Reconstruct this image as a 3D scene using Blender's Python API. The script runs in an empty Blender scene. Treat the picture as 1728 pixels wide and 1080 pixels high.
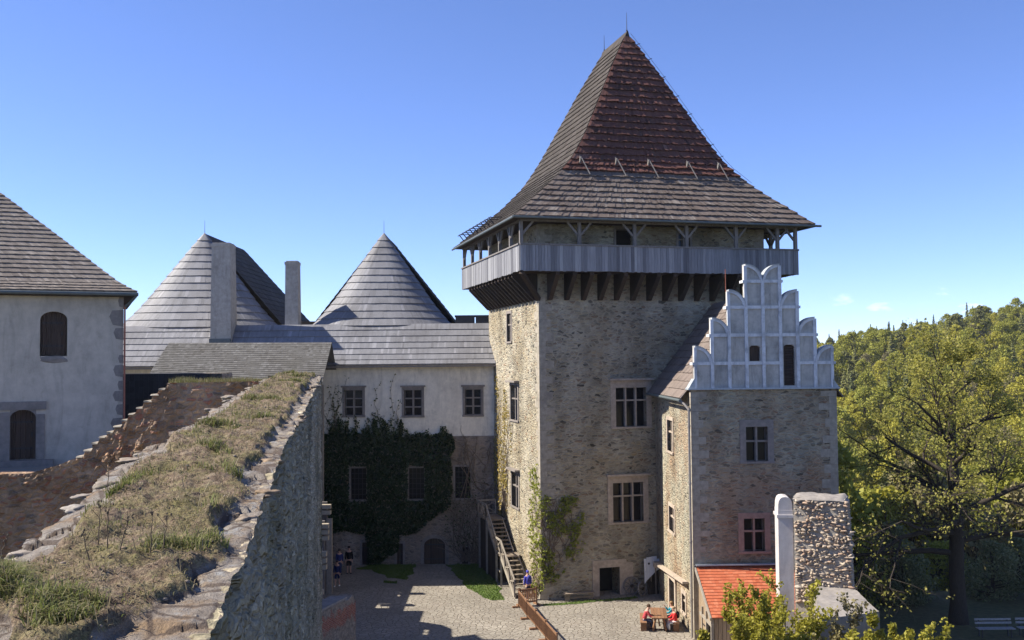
import bpy, bmesh, math, random
import numpy as np
from mathutils import Vector, Matrix, noise
S = bpy.context.scene
COL = S.collection
R_ = math.radians
PI = math.pi

# ---------------------------------------------------------------- camera, sky, sun, exposure
EYE = 14.5
FPX = 1700.0
PITCH, ROLL = R_(2.35), R_(0.5)
fwd = Vector((0, math.cos(PITCH), math.sin(PITCH)))
_r = Vector((1, 0, 0)); _u = _r.cross(fwd)
CR = _r * math.cos(ROLL) - _u * math.sin(ROLL)
CU = _u * math.cos(ROLL) + _r * math.sin(ROLL)
cam = bpy.data.cameras.new('camera'); camo = bpy.data.objects.new('camera', cam); COL.objects.link(camo)
cam.sensor_width = 36; cam.lens = 36 * FPX / 1728; cam.clip_start = 0.2; cam.clip_end = 6000
Mx = Matrix((CR, CU, -fwd)).transposed().to_4x4(); Mx.translation = (0, 0, EYE)
camo.matrix_world = Mx
S.camera = camo

SUN_EL, SUN_AZ = R_(43), R_(-87)          # azimuth from +Y towards +X
w = bpy.data.worlds.new('World'); S.world = w; w.use_nodes = True
nt = w.node_tree; nt.nodes.clear()
sky = nt.nodes.new('ShaderNodeTexSky'); sky.sky_type = 'NISHITA'; sky.sun_disc = False
sky.sun_elevation = SUN_EL; sky.sun_rotation = SUN_AZ
sky.air_density = 0.9; sky.dust_density = 0.3; sky.ozone_density = 4.5; sky.altitude = 2500
bg = nt.nodes.new('ShaderNodeBackground'); bg.inputs['Strength'].default_value = 0.098
wo = nt.nodes.new('ShaderNodeOutputWorld')
tint = nt.nodes.new('ShaderNodeMix'); tint.data_type = 'RGBA'; tint.blend_type = 'MULTIPLY'; tint.inputs[0].default_value = 1; tint.inputs[7].default_value = (.80, .785, .96, 1)
nt.links.new(sky.outputs[0], tint.inputs[6]); nt.links.new(tint.outputs[2], bg.inputs[0]); nt.links.new(bg.outputs[0], wo.inputs[0])
sl = bpy.data.lights.new('sun', 'SUN'); sl.energy = 4.0; sl.angle = R_(0.5); sl.color = (1, .93, .82)
so = bpy.data.objects.new('sun', sl); COL.objects.link(so)
sd = Vector((math.sin(SUN_AZ) * math.cos(SUN_EL), math.cos(SUN_AZ) * math.cos(SUN_EL), math.sin(SUN_EL)))
so.rotation_euler = sd.to_track_quat('Z', 'Y').to_euler()
S.view_settings.view_transform = 'Standard'; S.view_settings.look = 'None'
S.view_settings.exposure = 1.3; S.view_settings.gamma = 1
S.render.engine = 'CYCLES'
S.cycles.max_bounces = 6; S.cycles.diffuse_bounces = 3; S.cycles.transparent_max_bounces = 6

def at(px, py, Y):                         # pixel -> point on the plane Y
    d = CR * ((px - 864) / FPX) + CU * ((540 - py) / FPX) + fwd
    return Vector((0, 0, EYE)) + d * (Y / d.y)

# ---------------------------------------------------------------- mesh collecting
class MB:
    def __init__(s): s.v = []; s.f = []; s.sh = []; s.mi = []
    def poly(s, pts, shade=.5, mi=0):
        b = len(s.v); s.v.extend([tuple(p) for p in pts]); s.f.append(tuple(range(b, b + len(pts)))); s.sh.append(shade); s.mi.append(mi)
    def hexa(s, p, shade=.5, mi=0):        # 8 points: bottom 4 ccw, top 4 ccw
        b = len(s.v); s.v.extend([tuple(q) for q in p])
        for f in ((3, 2, 1, 0), (4, 5, 6, 7), (0, 1, 5, 4), (1, 2, 6, 5), (2, 3, 7, 6), (3, 0, 4, 7)):
            s.f.append(tuple(b + i for i in f)); s.sh.append(shade); s.mi.append(mi)
    def box(s, x0, x1, y0, y1, z0, z1, shade=.5, mi=0):
        s.hexa([(x0, y0, z0), (x1, y0, z0), (x1, y1, z0), (x0, y1, z0), (x0, y0, z1), (x1, y0, z1), (x1, y1, z1), (x0, y1, z1)], shade, mi)
    def beam(s, p, q, w, h, shade=.5, up=(0, 0, 1), mi=0):
        p = Vector(p); q = Vector(q); d = (q - p).normalized(); up = Vector(up)
        if abs(d.dot(up)) > .98: up = Vector((0, 1, 0))
        a = d.cross(up).normalized() * (w / 2); c = a.cross(d).normalized() * (h / 2)
        s.hexa([p - a - c, p + a - c, q + a - c, q - a - c, p - a + c, p + a + c, q + a + c, q - a + c], shade, mi)
    def tube(s, pts, rad, n=6, shade=.5, cap=True, mi=0):
        b0 = len(s.v); pts = [Vector(p) for p in pts]; m = len(pts)
        for i, p in enumerate(pts):
            d = (pts[min(i + 1, m - 1)] - pts[max(i - 1, 0)]).normalized()
            up = Vector((0, 0, 1)) if abs(d.z) < .9 else Vector((1, 0, 0))
            a = d.cross(up).normalized(); c = a.cross(d)
            r = rad[i] if hasattr(rad, '__len__') else rad
            for k in range(n):
                t = 2 * PI * k / n; s.v.append(tuple(p + a * (r * math.cos(t)) + c * (r * math.sin(t))))
        for i in range(m - 1):
            for k in range(n):
                k2 = (k + 1) % n
                s.f.append((b0 + i * n + k, b0 + i * n + k2, b0 + (i + 1) * n + k2, b0 + (i + 1) * n + k)); s.sh.append(shade); s.mi.append(mi)
        if cap:
            s.f.append(tuple(b0 + k for k in range(n))); s.f.append(tuple(b0 + (m - 1) * n + k for k in range(n))); s.sh += [shade] * 2; s.mi += [mi] * 2
    def prism(s, outline, d, shade=.5, mi=0):   # outline: list of Vectors; d: extrusion vector
        d = Vector(d); o = [Vector(p) for p in outline]; n = len(o)
        s.poly(o, shade, mi); s.poly([p + d for p in reversed(o)], shade, mi)
        for i in range(n):
            j = (i + 1) % n; s.poly([o[i], o[i] + d, o[j] + d, o[j]], shade, mi)
    def blob(s, c, r, rng, rough=.25, sub=2, shade=.5, mi=0, rot=None):
        bm = bmesh.new(); bmesh.ops.create_icosphere(bm, subdivisions=sub, radius=1)
        off = Vector((rng.uniform(-50, 50), rng.uniform(-50, 50), rng.uniform(-50, 50)))
        b = len(s.v)
        for v in bm.verts:
            k = 1 + rough * noise.noise(v.co * 1.3 + off)
            p = Vector((v.co.x * r[0] * k, v.co.y * r[1] * k, v.co.z * r[2] * k))
            if rot is not None: p = rot @ p
            s.v.append(tuple(Vector(c) + p))
        for f in bm.faces:
            s.f.append(tuple(b + v.index for v in f.verts)); s.sh.append(shade); s.mi.append(mi)
        bm.free()

def build_np(name, V, F, mats, parent=None, shade=None, mi=None, smooth=False, local=False):
    me = bpy.data.meshes.new(name)
    if parent is not None and not local:
        M = np.array(world_of(parent).inverted()); V = np.asarray(V, float)
        V = V @ M[:3, :3].T + M[:3, 3]
    if isinstance(F, np.ndarray):
        nv = len(V); nf, k = F.shape
        me.vertices.add(nv); me.vertices.foreach_set('co', np.asarray(V, np.float32).ravel())
        me.loops.add(nf * k); me.loops.foreach_set('vertex_index', F.astype(np.int32).ravel())
        me.polygons.add(nf); me.polygons.foreach_set('loop_start', np.arange(0, nf * k, k, dtype=np.int32))
        me.update(calc_edges=True); me.validate()
    else:
        me.from_pydata([tuple(p) for p in V], [], F)
    for m in (mats if isinstance(mats, (list, tuple)) else [mats]): me.materials.append(m)
    if shade is not None:
        a = me.attributes.new('shade', 'FLOAT', 'FACE'); a.data.foreach_set('value', np.asarray(shade, np.float32))
    if mi is not None and max(mi) > 0: me.polygons.foreach_set('material_index', np.asarray(mi, np.int32))
    if smooth: me.polygons.foreach_set('use_smooth', [True] * len(me.polygons))
    o = bpy.data.objects.new(name, me); COL.objects.link(o)
    if parent is not None: o.parent = parent
    return o

_W = {}
def world_of(o):
    m = Matrix.Identity(4)
    while o is not None:
        m = Matrix.LocRotScale(o.location, o.rotation_euler, o.scale) @ m; o = o.parent
    return m

def part(name, mb, mats, parent=None, local=False, smooth=False, label=None):
    o = build_np(name, mb.v, mb.f, mats, parent, mb.sh, mb.mi, smooth, local)
    if label: o['label'] = label
    return o

def tag(o, label=None, cat=None, group=None, kind=None):
    if label: o['label'] = label
    if cat: o['category'] = cat
    if group: o['group'] = group
    if kind: o['kind'] = kind
    return o

def thing(name, label, cat, loc=(0, 0, 0), rz=0, group=None):
    o = bpy.data.objects.new(name, None); COL.objects.link(o); o.empty_display_size = .3
    o.location = loc; o.rotation_euler = (0, 0, rz)
    return tag(o, label, cat, group)

def single(name, mb, mats, label, cat, loc=(0, 0, 0), rz=0, group=None, smooth=False):   # a thing that is one mesh; mb in world coordinates
    M = Matrix.LocRotScale(Vector(loc), Matrix.Rotation(rz, 3, 'Z'), Vector((1, 1, 1))).inverted()
    mb.v = [tuple(M @ Vector(p)) for p in mb.v]
    o = build_np(name, mb.v, mb.f, mats, None, mb.sh, mb.mi, smooth)
    o.location = loc; o.rotation_euler = (0, 0, rz)
    return tag(o, label, cat, group)

def dup(root, loc, rz=0, label=None, scale=None):
    r = root.copy(); COL.objects.link(r); r.location = loc; r.rotation_euler = (0, 0, rz)
    if scale: r.scale = scale
    if label: r['label'] = label
    for ch in list(root.children):
        c = ch.copy(); COL.objects.link(c); c.parent = r
        for g in list(ch.children):
            d = g.copy(); COL.objects.link(d); d.parent = c
    return r

# ---------------------------------------------------------------- materials
def newmat(name, rough=.85):
    m = bpy.data.materials.new(name); m.use_nodes = True
    nt = m.node_tree; b = nt.nodes['Principled BSDF']; b.inputs['Roughness'].default_value = rough
    b.inputs['Specular IOR Level'].default_value = .25
    return m, nt, b
def nd(nt, typ, ins=None, **props):
    n = nt.nodes.new('ShaderNode' + typ)
    for k, v in props.items(): setattr(n, k, v)
    for k, v in (ins or {}).items():
        s = n.inputs[k]
        if hasattr(v, 'links') or isinstance(v, bpy.types.NodeSocket): nt.links.new(v, s)
        else: s.default_value = v
    return n
def c4(c): return (c[0], c[1], c[2], 1)
def ramp(nt, fac, stops, interp='LINEAR'):
    n = nd(nt, 'ValToRGB', {0: fac}); cr = n.color_ramp; cr.interpolation = interp
    while len(cr.elements) < len(stops): cr.elements.new(.5)
    for e, (p, c) in zip(cr.elements, stops): e.position = p; e.color = c4(c if hasattr(c, '__len__') else (c, c, c))
    return n.outputs[0]
def mixc(nt, fac, a, b, blend='MIX'):
    n = nd(nt, 'Mix', data_type='RGBA', blend_type=blend)
    for i, v in ((0, fac), (6, a), (7, b)):
        s = n.inputs[i]
        if isinstance(v, bpy.types.NodeSocket): nt.links.new(v, s)
        elif i == 0: s.default_value = v
        else: s.default_value = c4(v) if len(v) == 3 else v
    return n.outputs[2]
def math_(nt, op, a, b=0.0, clamp=False):
    n = nd(nt, 'Math', {0: a, 1: b}, operation=op, use_clamp=clamp); return n.outputs[0]
def objco(nt, scale=(1, 1, 1), rot=(0, 0, 0)):
    t = nd(nt, 'TexCoord'); mp = nd(nt, 'Mapping', {0: t.outputs['Object']}); mp.inputs['Scale'].default_value = scale; mp.inputs['Rotation'].default_value = rot
    return mp.outputs[0]
def nz(nt, co, scale, detail=4, rough=.55, dist=0.0):
    return nd(nt, 'TexNoise', {'Vector': co, 'Scale': scale, 'Detail': detail, 'Roughness': rough, 'Distortion': dist}).outputs[0]
def bump(nt, b, h, strength=.5, dist=.05):
    n = nd(nt, 'Bump', {'Height': h, 'Strength': strength, 'Distance': dist}); nt.links.new(n.outputs[0], b.inputs['Normal'])

def rubble(name, stones, mortar, sc=(2.3, 2.3, 5.2), mw=.07, bs=.8, bd=.06, stain=(.75, .7, .62), stain_z=None, dist=.09, fine=.35):
    m, nt, b = newmat(name, .9)
    co = objco(nt)
    n1 = nd(nt, 'TexNoise', {'Vector': co, 'Scale': 2.2, 'Detail': 3.0})
    off = nd(nt, 'VectorMath', {0: n1.outputs[1], 1: (.5, .5, .5)}, operation='SUBTRACT')
    offs = nd(nt, 'VectorMath', {0: off.outputs[0]}, operation='SCALE'); offs.inputs[3].default_value = dist * 3
    co2 = nd(nt, 'VectorMath', {0: co, 1: offs.outputs[0]}, operation='ADD').outputs[0]
    mp = nd(nt, 'Mapping', {0: co2}); mp.inputs['Scale'].default_value = sc
    v1 = nd(nt, 'TexVoronoi', {'Vector': mp.outputs[0], 'Scale': 1.0, 'Randomness': .95}, feature='F1')
    v2 = nd(nt, 'TexVoronoi', {'Vector': mp.outputs[0], 'Scale': 1.0, 'Randomness': .95}, feature='DISTANCE_TO_EDGE')
    sep = nd(nt, 'SeparateColor', {0: v1.outputs['Color']})
    cs = ramp(nt, sep.outputs[0], [(i / max(1, len(stones) - 1), c) for i, c in enumerate(stones)])
    br = nz(nt, co, 26, 5, .65)
    cs = mixc(nt, 1.0, cs, ramp(nt, br, [(.25, 1 - fine), (.75, 1 + fine)]), 'MULTIPLY')
    wob = math_(nt, 'MULTIPLY', nz(nt, co, 7, 2), mw * 1.6)
    edge = math_(nt, 'SUBTRACT', v2.outputs['Distance'], wob)
    mk = nd(nt, 'MapRange', {0: edge, 1: 0.0, 2: mw, 3: 1.0, 4: 0.0}).outputs[0]
    mort = mixc(nt, nz(nt, co, 11, 3), mortar, tuple(x * .62 for x in mortar))
    c = mixc(nt, mk, cs, mort)
    big = nz(nt, co, .33, 5, .6)
    c = mixc(nt, ramp(nt, big, [(.40, 0), (.62, .9)]), c, mixc(nt, 1.0, c, stain, 'MULTIPLY'))
    c = mixc(nt, 1.0, c, ramp(nt, nz(nt, objco(nt, (1, 1, .6)), .55, 5, .6), [(.36, .72), (.5, 1.0), (.64, 1.14)]), 'MULTIPLY')
    big2 = nz(nt, objco(nt, (1.3, 1.3, .25)), .9, 4, .6)
    c = mixc(nt, ramp(nt, big2, [(.55, 0), (.75, .45)]), c, tuple(x * .8 for x in mortar))
    nt.links.new(c, b.inputs['Base Color'])
    h = nd(nt, 'MapRange', {0: edge, 1: 0.0, 2: mw * 3.2, 3: 0.0, 4: 1.0}).outputs[0]
    h = math_(nt, 'ADD', h, math_(nt, 'MULTIPLY', br, .55)); h = math_(nt, 'ADD', h, math_(nt, 'MULTIPLY', sep.outputs[1], .5))
    bump(nt, b, h, bs, bd)
    return m

def plain(name, col, var=.25, scale=6, rough=.8, bs=.2, bd=.02, sc=(1, 1, 1), dirt=None, dirt_scale=.7, dirt_amt=.6, spec=None, streak=0):
    m, nt, b = newmat(name, rough)
    co = objco(nt, sc)
    n = nz(nt, co, scale, 5, .6)
    c = mixc(nt, 1.0, col, ramp(nt, n, [(.25, 1 - var), (.75, 1 + var)]), 'MULTIPLY')
    if dirt: c = mixc(nt, ramp(nt, nz(nt, objco(nt), dirt_scale, 6, .62), [(.5, 0), (.72, dirt_amt)]), c, dirt)
    if streak:
        c = mixc(nt, 1.0, c, ramp(nt, nz(nt, objco(nt, (1.5, 1.5, .32)), 1.0, 7, .72, 1.2), [(.32, 1 - streak * .75), (.5, 1.0), (.7, 1 + streak * .3)]), 'MULTIPLY')
        c = mixc(nt, ramp(nt, nz(nt, objco(nt), 2.6, 6, .7), [(.60, 0), (.66, streak * .9)]), c, mixc(nt, 1.0, c, (.62, .58, .53), 'MULTIPLY'))
    nt.links.new(c, b.inputs['Base Color']); bump(nt, b, n, bs, bd)
    if spec is not None: b.inputs['Specular IOR Level'].default_value = spec
    return m

def shaded(name, cols, rough=.8, streak=(9, 9, 1.2), amt=.3, blotch=None, blotch_amt=.5, bscale=.35, spec=.25, bs=.3, trans=0.0, metal=0.0):
    """per-face random tone (attribute) + wood streaks; for shingles, boards, leaves"""
    m, nt, b = newmat(name, rough)
    a = nd(nt, 'Attribute', attribute_name='shade').outputs['Fac']
    c = ramp(nt, a, [(i / max(1, len(cols) - 1), c) for i, c in enumerate(cols)])
    if streak:
        n = nz(nt, objco(nt, streak), 2.0, 4, .6)
        c = mixc(nt, 1.0, c, ramp(nt, n, [(.25, 1 - amt), (.75, 1 + amt)]), 'MULTIPLY'); bump(nt, b, n, bs, .02)
    if blotch: c = mixc(nt, ramp(nt, nz(nt, objco(nt), bscale, 5, .62), [(.45, 0), (.65, blotch_amt)]), c, mixc(nt, 1.0, c, blotch, 'MULTIPLY'))
    nt.links.new(c, b.inputs['Base Color']); b.inputs['Specular IOR Level'].default_value = spec
    if trans:
        t = nd(nt, 'BsdfTranslucent', {0: c}); mx = nd(nt, 'MixShader', {0: trans, 1: b.outputs[0], 2: t.outputs[0]})
        nt.links.new(mx.outputs[0], nt.nodes['Material Output'].inputs[0])
    return m

MT = {}
MT['tower'] = rubble('tower_masonry', [(0.081, 0.075, 0.061), (0.397, 0.351, 0.265), (0.323, 0.291, 0.223), (0.496, 0.442, 0.318), (0.211, 0.188, 0.147), (0.447, 0.364, 0.235), (0.372, 0.345, 0.277), (0.248, 0.170, 0.112), (0.421, 0.382, 0.289), (0.137, 0.127, 0.100)], (0.496, 0.448, 0.336), sc=(2.7, 2.7, 7.0))
MT['annex'] = rubble('annex_masonry', [(0.089, 0.086, 0.069), (0.360, 0.330, 0.246), (0.239, 0.220, 0.167), (0.395, 0.361, 0.263), (0.203, 0.184, 0.143), (0.347, 0.324, 0.246), (0.264, 0.184, 0.126), (0.418, 0.379, 0.274), (0.144, 0.135, 0.103)], (0.431, 0.398, 0.291), sc=(2.8, 2.8, 7.0), stain=(.85, .66, .56))
MT['low'] = rubble('palace_masonry', [(0.154, 0.132, 0.110), (0.308, 0.253, 0.209), (0.242, 0.209, 0.176), (0.352, 0.286, 0.231)], (0.396, 0.330, 0.264))
MT['fg'] = rubble('curtain_masonry', [(0.241, 0.213, 0.158), (0.515, 0.440, 0.324), (0.386, 0.326, 0.241), (0.612, 0.524, 0.386), (0.290, 0.251, 0.186)], (0.483, 0.409, 0.296), sc=(4.5, 4.5, 9), mw=.06, bs=1.0, bd=.05, stain=(.5, .52, .46))
MT['step'] = rubble('stepped_masonry', [(0.272, 0.165, 0.106), (0.458, 0.296, 0.185), (0.358, 0.247, 0.166), (0.529, 0.357, 0.232), (0.400, 0.179, 0.119), (0.200, 0.159, 0.126), (0.515, 0.289, 0.145)], (0.415, 0.302, 0.211), sc=(3.0, 3.0, 6.4), stain=(.5, .42, .34))
MT['pier'] = plain('pier_stone', (.52, .43, .34), .3, 9, .9, .5, .03, dirt=(.34, .33, .32), dirt_scale=1.2)
MT['trim'] = plain('trim_stone', (.42, .345, .27), .25, 5, .85, .35, .02, dirt=(.20, .17, .14), dirt_scale=.9)
MT['trimdark'] = plain('grey_trim_stone', (.24, .21, .185), .25, 5, .85, .35, .02, dirt=(.12, .11, .10))
MT['trimred'] = plain('red_trim_stone', (.34, .225, .175), .25, 5, .85, .35, .02, dirt=(.22, .14, .12))
MT['quoin'] = plain('quoin_stone', (0.340, 0.300, 0.235), .3, 4, .9, .4, .03, dirt=(0.170, 0.150, 0.129))
MT['plaster'] = plain('cream_plaster', (0.756, 0.683, 0.549), .14, 3, .9, .25, .02, dirt=(0.475, 0.410, 0.323), dirt_scale=.45, dirt_amt=.75, streak=.3)
MT['house'] = plain('white_house_plaster', (0.500, 0.441, 0.360), .14, 2.2, .9, .4, .04, dirt=(0.270, 0.242, 0.203), dirt_scale=.42, dirt_amt=.7, streak=.28)
MT['gable'] = plain('gable_plaster', (0.461, 0.435, 0.390), .16, 3, .85, .15, .01, dirt=(0.198, 0.199, 0.192), dirt_scale=.9, dirt_amt=.7, streak=.42)
MT['gabletrim'] = plain('gable_moulding', (0.605, 0.610, 0.616), .14, 4, .85, .15, .01, dirt=(0.224, 0.235, 0.241), dirt_scale=1.4, dirt_amt=.75, streak=.35)
MT['chimney'] = plain('chimney_plaster', (.40, .37, .32), .18, 4, .9, .35, .02, dirt=(.30, .27, .23), dirt_scale=.8, streak=.35)
MT['benchwood'] = shaded('bench_paint', [(.22, .22, .22), (.30, .30, .30)], .8, (6, 6, 6), .25)
MT['white'] = plain('white_render', (.50, .47, .45), .1, 3, .9, .25, .02, dirt=(.40, .32, .27), dirt_scale=1.0, dirt_amt=.6, streak=.3)
MT['slab'] = plain('capping_stone', (.26, .235, .21), .25, 5, .9, .5, .03, dirt=(.28, .25, .21), dirt_scale=1.6)
MT['lead'] = plain('lead_flashing', (.36, .39, .40), .15, 6, .5, .1, .01, spec=.5)
MT['copper'] = plain('gutter_metal', (.10, .12, .12), .2, 5, .5, .1, .01, spec=.5)
MT['rust'] = plain('red_pipe', (.30, .10, .06), .2, 5, .5, .1, .01, spec=.4)
MT['pipe'] = plain('downpipe_metal', (.22, .20, .18), .2, 5, .5, .1, .01, spec=.4)
MT['iron'] = plain('dark_iron', (.03, .03, .033), .3, 8, .5, .1, .01, spec=.4)
MT['dark'] = plain('interior_dark', (.012, .011, .010), .3, 3, .95, 0, .01)
MT['boards'] = shaded('weathered_boards', [(.13, .13, .14), (.20, .20, .21), (.26, .26, .27), (.34, .34, .34)], .8, (14, 14, .6), .3)
MT['timber'] = shaded('grey_timber', [(.15, .14, .13), (.22, .20, .185)], .85, (6, 6, 1.5), .3)
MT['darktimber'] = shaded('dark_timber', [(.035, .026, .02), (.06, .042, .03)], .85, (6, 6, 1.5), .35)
MT['brown'] = shaded('brown_wood', [(.17, .085, .045), (.24, .13, .07), (.20, .10, .055)], .7, (6, 6, 6), .3)
MT['pale'] = shaded('pale_wood', [(.24, .205, .165), (.32, .285, .23)], .8, (8, 8, 3), .25)
MT['tread'] = shaded('stair_wood', [(.20, .16, .12), (.26, .21, .16)], .8, (3, 9, 9), .3)
MT['door'] = shaded('door_wood', [(.05, .035, .028), (.075, .05, .038), (.06, .042, .033)], .8, (9, 9, .8), .35)
MT['shed'] = shaded('shed_boards', [(.26, .19, .12), (.36, .27, .18), (.31, .23, .155)], .8, (9, 9, .8), .3)
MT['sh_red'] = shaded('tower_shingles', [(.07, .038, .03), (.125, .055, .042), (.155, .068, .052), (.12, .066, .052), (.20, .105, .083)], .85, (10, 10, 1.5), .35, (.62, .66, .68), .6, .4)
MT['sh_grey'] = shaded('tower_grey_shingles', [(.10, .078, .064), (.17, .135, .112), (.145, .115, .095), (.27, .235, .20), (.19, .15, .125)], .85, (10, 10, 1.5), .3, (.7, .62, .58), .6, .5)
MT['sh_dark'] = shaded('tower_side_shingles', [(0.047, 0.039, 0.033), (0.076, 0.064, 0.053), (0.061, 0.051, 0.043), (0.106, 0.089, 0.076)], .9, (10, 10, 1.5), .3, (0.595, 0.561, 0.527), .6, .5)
MT['sh_silver'] = shaded('silver_shingles', [(0.163, 0.161, 0.165), (0.219, 0.217, 0.224), (0.189, 0.187, 0.193), (0.292, 0.289, 0.297)], .6, (22, 22, .7), .38, (0.619, 0.602, 0.585), .7, .35, spec=.35)
MT['sh_old'] = shaded('old_grey_shingles', [(.085, .08, .072), (.125, .12, .11), (.105, .10, .09), (.16, .155, .145)], .85, (10, 10, 1.5), .3, (.75, .72, .66), .5, .5)
MT['sh_house'] = shaded('house_shingles', [(.13, .11, .095), (.20, .17, .145), (.165, .14, .12), (.27, .235, .20)], .85, (12, 12, 1.2), .3, (.7, .66, .62), .5, .5)
MT['sh_brown'] = shaded('annex_shingles', [(.12, .095, .08), (.20, .16, .135), (.16, .13, .11), (.33, .29, .25)], .85, (10, 10, 1.5), .3, (.7, .66, .62), .5, .5)
MT['slate'] = shaded('black_slate', [(.018, .020, .024), (.03, .033, .04), (.024, .027, .032)], .6, (5, 5, 5), .2)
MT['tile'] = shaded('red_tiles', [(.36, .085, .038), (.47, .135, .062), (.41, .11, .05), (.52, .175, .09)], .75, (6, 6, 6), .15, (.85, .8, .78), .5, .8)
MT['glass'], _nt, _b = newmat('window_glass', .15); _b.inputs['Base Color'].default_value = (.008, .008, .010, 1); _b.inputs['Specular IOR Level'].default_value = .3
MT['ivy'] = shaded('ivy_leaf', [(0.012, 0.025, 0.009), (0.022, 0.044, 0.013), (0.017, 0.036, 0.011), (0.034, 0.060, 0.017)], .55, None, trans=.15, spec=.3)
MT['ivytip'] = shaded('ivy_young_leaf', [(.035, .06, .015), (.06, .09, .02)], .6, None, trans=.25)
MT['vine'] = shaded('vine_leaf', [(0.169, 0.200, 0.033), (0.286, 0.312, 0.050), (0.221, 0.250, 0.039), (0.364, 0.375, 0.077)], .6, None, trans=.35)
MT['yellow'] = shaded('shrub_leaf', [(.22, .21, .025), (.36, .33, .04), (.29, .27, .035), (.44, .39, .065)], .6, None, trans=.4)
MT['spring'] = shaded('spring_leaf', [(0.228, 0.228, 0.043), (0.363, 0.336, 0.073), (0.289, 0.278, 0.055), (0.444, 0.392, 0.121)], .65, None, trans=.5)
MT['dryvine'] = plain('dry_vine', (.16, .12, .085), .3, 9, .9, .1, .01)
MT['dryleaf'] = shaded('golden_leaf', [(.30, .22, .06), (.42, .32, .10), (.25, .22, .05)], .7, None, trans=.3)
MT['bark'] = plain('tree_bark', (.045, .036, .028), .35, 7, .95, .6, .03, sc=(3, 3, .8))
MT['twig'] = plain('twig_bark', (.09, .07, .05), .3, 9, .9, .2, .01)
MT['spruce'] = shaded('spruce_needles', [(0.079, 0.093, 0.036), (0.122, 0.136, 0.049), (0.101, 0.115, 0.043)], .8, None, trans=.1)
MT['pine'] = shaded('pine_needles', [(0.133, 0.138, 0.045), (0.195, 0.193, 0.059), (0.164, 0.166, 0.052)], .8, None, trans=.15)
MT['birch'] = shaded('fresh_leaf', [(0.316, 0.297, 0.035), (0.442, 0.399, 0.060), (0.380, 0.351, 0.045)], .65, None, trans=.4)
MT['beech'] = shaded('mid_green_leaf', [(0.230, 0.242, 0.035), (0.331, 0.323, 0.055), (0.281, 0.282, 0.045)], .65, None, trans=.35)
MT['bud'] = shaded('budding_leaf', [(.18, .155, .075), (.25, .215, .10), (.215, .19, .085)], .7, None, trans=.3)
MT['bushg'] = shaded('bush_leaf', [(0.117, 0.131, 0.055), (0.182, 0.194, 0.088), (0.260, 0.256, 0.132)], .7, None, trans=.3)
MT['straw'] = shaded('wall_grass', [(.21, .165, .095), (.30, .25, .155), (.20, .18, .085), (.18, .175, .06), (.14, .165, .045), (.19, .21, .06)], .7, None, trans=.35)
MT['lawnblade'] = shaded('lawn_blade', [(.07, .12, .02), (.11, .17, .03), (.09, .14, .025)], .7, None, trans=.3)
# ---------------------------------------------------------------- builders shared by the buildings
def shingles(mb, surf, levels, wid, lift, rng, jit=.03, ov=.35, base=True, ns=10, shade_fn=None, flip=1):
    """courses of single shingles on surf(s,t), s across, t up (0 eave .. 1 top); lower edges lifted"""
    def nrm(s, t):
        e = .004
        a = surf(min(1, s + e), t) - surf(max(0, s - e), t); c = surf(s, min(1, t + e)) - surf(s, max(0, t - e))
        n = a.cross(c)
        if n.length < 1e-9: return Vector((0, 0, 1))
        n.normalize()
        return n * flip if n.z * flip > -.2 else n
    L = len(levels) - 1
    for i in range(L):
        t0, t1 = levels[i], levels[i + 1]; tt = min(1, t1 + (t1 - t0) * ov)
        smp = [surf(k / ns, t0) for k in range(ns + 1)]
        ln = sum((smp[k + 1] - smp[k]).length for k in range(ns))
        n = max(1, int(ln / wid)); cuts = [0]
        for k in range(1, n): cuts.append((k + rng.uniform(-.28, .28)) / n)
        cuts.append(1)
        h = max(1e-4, (surf(.5, t1) - surf(.5, t0)).length)
        for k in range(n):
            sa, sb = cuts[k], cuts[k + 1]
            j = rng.uniform(-jit, jit) / h * (t1 - t0); tl = max(0, t0 + j) if i else t0 + min(j, 0)
            tl = max(tl, 0.0)
            na, nb = nrm(sa, t0), nrm(sb, t0); lf = lift * (1 + rng.uniform(-.2, .25) * min(1, jit / .03))
            A0, B0 = surf(sa, tl), surf(sb, tl); A1, B1 = surf(sa, tt), surf(sb, tt)
            A, B = A0 + na * lf, B0 + nb * lf; C, D = B1 + nb * lift * .18, A1 + na * lift * .18
            sh = shade_fn(rng, (sa + sb) / 2, t0) if shade_fn else rng.random()
            mb.poly([A, B, C, D], sh); mb.poly([A0 - na * .02, B0 - nb * .02, B, A], sh * .6)
            if k == 0: mb.poly([A0, A, D, A1], sh)
            if k == n - 1: mb.poly([B0, B1, C, B], sh)
    if base:
        m = max(2, L)
        for i in range(m):
            for k in range(ns):
                mb.poly([surf(k / ns, i / m), surf((k + 1) / ns, i / m), surf((k + 1) / ns, (i + 1) / m), surf(k / ns, (i + 1) / m)], .3)

def quad_surf(a, b, c, d):                 # a,b lower edge; d,c upper edge
    a, b, c, d = map(Vector, (a, b, c, d))
    return lambda s, t: (a.lerp(b, s)).lerp(d.lerp(c, s), t)
def lev(n): return [i / n for i in range(n + 1)]

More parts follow.
